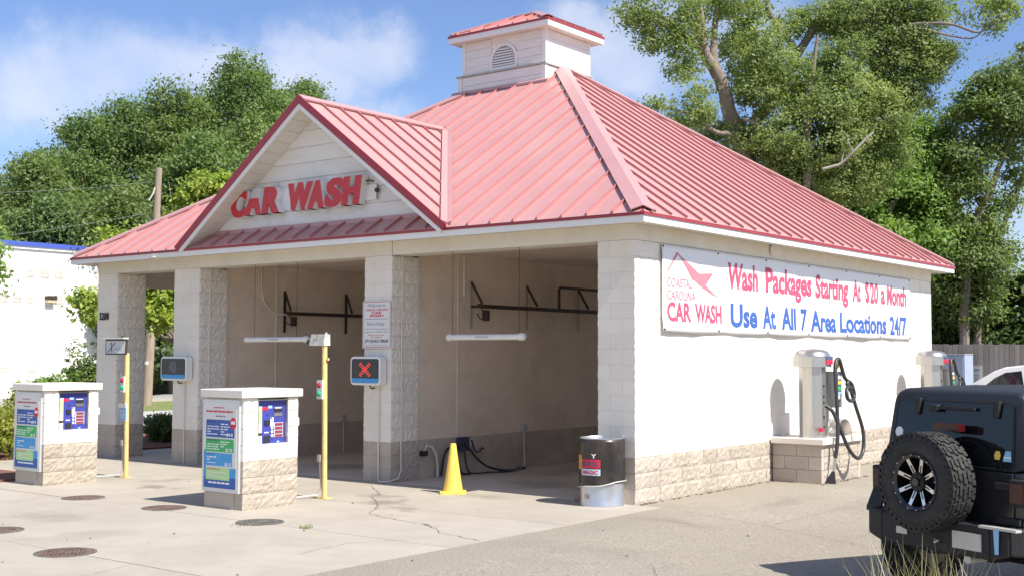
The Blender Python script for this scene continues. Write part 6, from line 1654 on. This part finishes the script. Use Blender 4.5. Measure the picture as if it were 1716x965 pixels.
def shrub(name, label, x, y, r_, h, m, n, size=.035, seed=0, rx=None, group=None, sig=.07):
    T = thing(name, label, 'shrub', (x, y, 0), 0, group)
    rnd = random.Random(seed); cl = []
    rx = rx or r_
    for k in range(12):
        a = rnd.uniform(0, 2*PI); t = rnd.uniform(.2, .8)
        cl.append((math.cos(a)*rx*t*.7, math.sin(a)*r_*t*.7, h*rnd.uniform(.3, .72), rx*.38, r_*.38, h*.26))
    leaves('foliage', cl, n, size, m, T, sub=18, sig=sig, seed=seed+100)
    mb = MB()
    for k in range(6): limb(mb, [(0, 0, 0), (cl[k][0]*.5, cl[k][1]*.5, cl[k][2]*.6), cl[k][:3]], .02, .006, 5)
    mb.build('stem', bark, T, fix=False); return T
def at_d(px, d): 
    q = sight(px, 600, d); return q.x, q.y
x, y = at_d(140, 31); shrub('round_shrub', 'tall rounded shrub against the leftmost pier', x, y, .72, 2.35, LM['shrub'], 9000, .045, 1)
for i, (px, d, h, r_, lab) in enumerate([(60, 30, 1.42, .55, 'low bright green shrub behind the farther pay station, left one'), (88, 30.3, 1.55, .55, 'bright green shrub behind the farther pay station, middle one'), (112, 30.6, 1.45, .5, 'bright green shrub behind the farther pay station, beside the rounded shrub')]):
    x, y = at_d(px, d); shrub('green_shrub', lab, x, y, r_, h, LM['bright'], 4500, .045, 10+i, group='bright shrubs before the white building')
x, y = at_d(28, 29); shrub('sparse_shrub', 'thin brownish shrub left of the bright green shrubs', x, y, .32, 1.5, LM['hedge'], 1200, .04, 14)
for i, (px, d, r_) in enumerate([(-25, 24.5, .7), (5, 25.5, .75), (30, 26.5, .7), (58, 27, .6), (-5, 22.5, .6), (28, 23.8, .5)]):
    x, y = at_d(px, d); shrub('groundcover_shrub', ['yellow green mound at the left edge of the bed', 'yellow green mound beside the farther pay station', 'yellow green mound half behind the farther pay station', 'yellow green mound hidden behind the farther pay station', 'front yellow green mound at the edge of the photo', 'front yellow green mound next to the farther pay station'][i], x, y, r_, .85, LM['hedge'], 5200, .035, 20+i, group='yellow green mounds in the mulch bed')
for i, (x, y, h, r_) in enumerate([(-14.0, 3.0, .62, .6), (-13.3, 3.45, .78, .5), (-15.6, 2.7, .55, .5), (-14.9, 4.2, .5, .5), (-13.2, 4.8, .75, .55)]):
    shrub('dark_shrub', ['dark green shrub in the middle of the passage view', 'dark green shrub nearest the pier, seen in the passage', 'small dark shrub behind the leftmost pier edge', 'dark green shrub behind the first ones in the passage', 'dark green shrub hidden behind the middle pier'][i], x, y, r_, h, LM['dark'], 4500, .04, 30+i, group='dark shrubs beyond the passage')
# weeds
def tuft(name, label, x, y, z, n, h, w_, m, rad, seed, cat='grass'):
    rnd = random.Random(seed); mb = MB()
    for k in range(n):
        a = rnd.uniform(0, 2*PI); r_ = rad*rnd.random()**.5; bx, by = x+r_*math.cos(a), y+r_*math.sin(a)
        hh = h*rnd.uniform(.45, 1); la = rnd.uniform(0, 2*PI); le = hh*rnd.uniform(.05, .5); ww = w_*rnd.uniform(.6, 1.2)
        px_, py_ = -math.sin(la+rnd.uniform(-.8,.8)), math.cos(la); pr_ = None
        for s_ in range(5):
            t = s_/4; c_ = (bx+math.cos(la)*le*t*t, by+math.sin(la)*le*t*t, z+hh*(t - .12*t*t*(le/hh))); q = ww*(1-t**1.5)+.0005
            cur = [(c_[0]-px_*q, c_[1]-py_*q, c_[2]), (c_[0]+px_*q, c_[1]+py_*q, c_[2])]
            if pr_: mb.add(pr_ + [cur[1], cur[0]], [(0, 1, 2, 3)])
            pr_ = cur
    o = mb.build(name, m, fix=False, kind='stuff'); tag(o, label, cat); return o
straw = leafmat('dry grass blades', (.30, .27, .14), (.50, .46, .28), .3); wgreen = leafmat('weed blades', (.12, .17, .05), (.25, .30, .10), .3)
p = sight(1535, 1000, 8.4); tuft('dry_grass_tuft', 'tall dry pale grass in front of the jeep bumper', p.x, p.y, -.17, 200, .90, .0048, straw, .34, 1)
p2 = sight(1650, 1000, 8.2); tuft('low_grass_tuft', 'lower dry grass blades at the bottom right corner', p2.x, p2.y, -.17, 110, .74, .005, straw, .38, 2)
tuft('weed_ring', 'green weeds growing round the grey manhole cover', -2.5, -4.42, 0, 60, .035, .003, wgreen, .16, 3)
tuft('slab_weed', 'small weed in the slab joint right of the grey manhole cover', -1.75, -4.13, 0, 60, .06, .003, wgreen, .08, 4)
tuft('dry_weed', 'small reddish dry weed beside the barrel shadow', -.82, -.12, 0, 14, .13, .003, mat('dry weed', (.35, .20, .12), .9), .05, 5)
tuft('bed_grass', 'grass fringe at the corner of the mulch bed', -9.3, -4.1, 0, 160, .10, .005, wgreen, .35, 6)
# dirt and stone crumbs along the foot of the side wall
rnd = random.Random(9); mb = MB()
for k in range(260):
    y_ = rnd.uniform(0, 10.5); x_ = .02 + abs(rnd.gauss(0, .03)); s_ = rnd.uniform(.004, .016)
    if 3.9 < y_ < 5.7 or 9.4 < y_ < 11: x_ += .85
    z_ = ground_z(x_, y_) + .001; mb.box(x_-s_, y_-s_, z_, x_+s_*rnd.uniform(.4, 1), y_+s_*rnd.uniform(.6, 1.6), z_+s_*.8)
for k in range(25):
    x_, y_ = rnd.uniform(-7, 3), rnd.uniform(-8, -1); s_ = rnd.uniform(.004, .010); z_ = ground_z(x_, y_)+.004; mb.box(x_-s_, y_-s_, z_, x_+s_, y_+s_*.8, z_+s_)
tag(mb.build('gravel_crumbs', mat('dirt crumbs', (.20, .15, .10), .95), kind='stuff'), 'loose dirt and gravel crumbs along the wall foot and on the drive', 'gravel')

# ================================================================== white neighbouring building
NB = thing('neighbour_building', 'long white block building with a blue roof edge on the left', 'building', (-41, 4, 0))
ww_ = mat('white painted neighbour wall', (.80, .78, .75), .7, var=.05, scale=.5, dirt=(.62, .57, .52), dscale=.35, damt=.35)
wall_ = MB().box(-14, -2, 0, -.03, 16.3, 6.50).build('wall', mat('neighbour mortar', (.66, .63, .60), .8), NB)
cnt = 0; st = MB(); rnd = random.Random(2)
for k in range(16):
    z = k*.406; off = .4 if k % 2 else .8
    e = [-2] + [-2+off+.8*i for i in range(30)]; e = [v for v in e if v < 16.2] + [16.3]
    for a, b in zip(e[:-1], e[1:]):
        if 9.0 < (a+b)/2 < 16.3 and cnt < 290: inst('wall_block', block_mesh(.04, b-a-.012, .395, '', 0, ww_), wall_, (-.012 + rnd.uniform(-.002, .002), (a+b)/2, z+.203)); cnt += 1
        else: st.box(-.032, a+.006, z+.005, .008, b-.006, z+.400)
s_ = st.build('wall_block', ww_, wall_); s_['kind'] = 'stuff'
MB().box(-14.2, -2.2, 6.50, .10, 16.5, 6.62).build('roof_edge', M['trim'], NB)
MB().box(-14.3, -2.3, 6.62, .16, 16.6, 6.82).build('roof', mat('blue roof edge', (.06, .10, .42), .5), NB)
# old glass-block openings, painted over
gb_ = mat('painted glass block', (.52, .49, .44), .5, var=.15, scale=6)
for yy, zz in [(11.6, 5.5), (12.3, 5.5), (13.0, 5.5), (10.4, 4.35), (11.0, 4.35), (11.6, 4.35), (12.7, 4.35), (13.0, 4.35), (13.6, 4.35), (10.5, 1.3), (11.8, 1.3), (10.6, 5.5)]:
    f_ = MB().box(.009, yy-.20, zz-.20, .020, yy+.20, zz+.20).build('window', gb_, NB)
    for i in range(2):
        for j in range(2): MB().box(.0205, yy-.18+i*.19, zz-.18+j*.19, .028, yy-.01+i*.19, zz-.01+j*.19).build('pane', gb_, f_)
lp = sight(82, 502, 1); v_ = lp - CAM; t_ = (-41 - CAM.x)/v_.x; lp = CAM + v_*t_
lm_ = MB().box(.03, lp.y-4-.22, lp.z-.02, .30, lp.y-4+.22, lp.z+.16).build('wall_lamp', M['dark_metal'], NB); MB().hexa([(.03, lp.y-4-.2, lp.z-.14), (.26, lp.y-4-.2, lp.z-.14), (.26, lp.y-4+.2, lp.z-.14), (.03, lp.y-4+.2, lp.z-.14)], [(.03, lp.y-4-.21, lp.z-.021), (.29, lp.y-4-.21, lp.z-.021), (.29, lp.y-4+.21, lp.z-.021), (.03, lp.y-4+.21, lp.z-.021)]).build('lamp_glass', mat('yellowed lamp glass', (.62, .55, .35), .4), lm_)
# parked car and shed in the shade beyond the street
SH = thing('garden_shed', 'low dark shed in the shade of the trees beyond the street', 'shed', (-48, 27.0, 0))
MB().box(-2.2, -2.5, 0, 2.2, 2.5, 2.1).build('wall', mat('shed brown wall', (.16, .12, .09), .8), SH)
MB().prism([(-2.4, 2.1), (2.4, 2.1), (0, 2.9)], lambda u, v, d: (u, d, v), -2.7, 2.7).build('roof', mat('shed roof', (.12, .11, .11), .8), SH)
MB().box(2.201, -.5, 0, 2.23, .5, 1.9).build('door', mat('shed door', (.22, .20, .18), .8), SH)

# ================================================================== utility pole and wires
UP = thing('utility_pole', 'weathered wooden utility pole leaning right, seen behind the red roof', 'utility pole', (-30.1, 13.98, 0))
mb = MB(); mb.tube([(0, 0, 0), (.32, -.05, 4.4), (.64, -.11, 8.85)], [.19, .155, .115], 12); mb.build('pole', mat('weathered pole wood', (.33, .26, .20), .9, var=.25, scale=5, bump=.5, bscale=12, stretch=(3, 3, .3)), UP, smooth=True)
MB().tube([(.54, -.45, 7.6), (.60, -.3, 7.9), (.60, -.25, 8.1)], .03).build('insulator', M['grey_metal'], UP); MB().tube([(.45, -.40, 7.0), (.60, -.24, 6.4), (.48, -.20, 5.9)], .02).build('insulator', M['wire'], UP)
MB().box(.24, -.30, 1.55, .36, -.22, 1.66).build('tag_plate', M['white_print'], UP); MB().tube([(1.1, 0, 8.3), (1.25, 0, 7.7), (1.55, .1, 7.2)], .012).build('loose_wire', M['wire'], UP)
def wire(label, a, b, sag, r_=.010):
    a, b = Vector(a), Vector(b); P = []
    for k in range(25):
        t = k/24; p = a.lerp(b, t); p.z -= 4*sag*t*(1-t); P.append(p - a)
    o = MB().tube(P, r_, 6).build('utility_wire', M['wire'], smooth=True); o.location = a; tag(o, label, 'wire', 'wires of the utility pole'); return o
a_ = sight(259, 305, 45.3); b_ = sight(-260, 318, 42); wire('upper utility wire crossing the dark trees', a_, b_, .25)
a_ = sight(257, 356, 45.3); b_ = sight(-260, 424, 40); wire('lower utility wire crossing the dark trees', a_, b_, .15)
a_ = sight(118, 437, 50.2); b_ = sight(-60, 400, 46); wire('thin wire drooping across the white building', a_, b_, .25, .007)

# ================================================================== wooden fence, cabinet and sign
FY = 24.0
FN = thing('wooden_fence', 'weathered grey board fence beyond the pickup truck', 'fence', (0, FY, 0))
wood = mat('weathered fence board', (.37, .32, .28), .9, var=.2, scale=3, bump=.4, bscale=20, stretch=(4, 4, .4), objrand=.18)
rl = MB(); rl.box(-16, .03, .4, 16, .07, .5).box(-16, .03, 1.9, 16, .07, 2.0); rl.build('rail', wood, FN)
k = 0; x = -9.0
while x < 12:
    w_ = .15; h = 2.30 + random.uniform(-.015, .015)
    MB().hexa([(x, 0, 0), (x+w_-.012, 0, 0), (x+w_-.012, .02, 0), (x, .02, 0)], [(x, 0, h), (x+w_-.012, 0, h), (x+w_-.012, .02, h), (x, .02, h)]).build('board', wood, FN); x += w_
q0, q1 = sight_y(1572, 594, 22.8), sight_y(1617, 640, 22.8)
CB = thing('metal_cabinet', 'tall pale blue grey metal cabinet before the fence', 'cabinet', (q1.x, 22.8, 0))
cm_ = mat('blue grey cabinet paint', (.36, .42, .56), .5, var=.05)
o = MB().box(q0.x-q1.x, 0, 0, 0, .8, q0.z).build('body', cm_, CB); MB().box(q0.x-q1.x+.04, -.018, .08, -.04, -.001, q0.z-.05).build('door', cm_, CB)
MB().box(q0.x-q1.x, -.025, q0.z+.001, .01, .8, q0.z+.03).build('lid', M['alu'], CB)
q0, q1 = sight_y(1629, 612, FY-.03), sight_y(1645.5, 640, FY-.03)
SG = thing('fence_sign', 'small white notice fixed to the wooden fence behind the pickup', 'sign', ((q0.x+q1.x)/2, FY-.012, 0))
hw_ = (q1.x-q0.x)/2
MB().box(-hw_, -.02, q1.z, hw_, -.002, q0.z).build('board', M['poster'], SG)
MB().box(-hw_*.6, -.024, q0.z-.16, hw_*.6, -.0205, q0.z-.10).build('print', M['grey_print'], SG)
for k in range(4): MB().box(-hw_*.6, -.024, q0.z-.30-k*.06, hw_*(.5-.1*(k % 2)), -.0205, q0.z-.28-k*.06).build('print', M['grey_print'], SG)
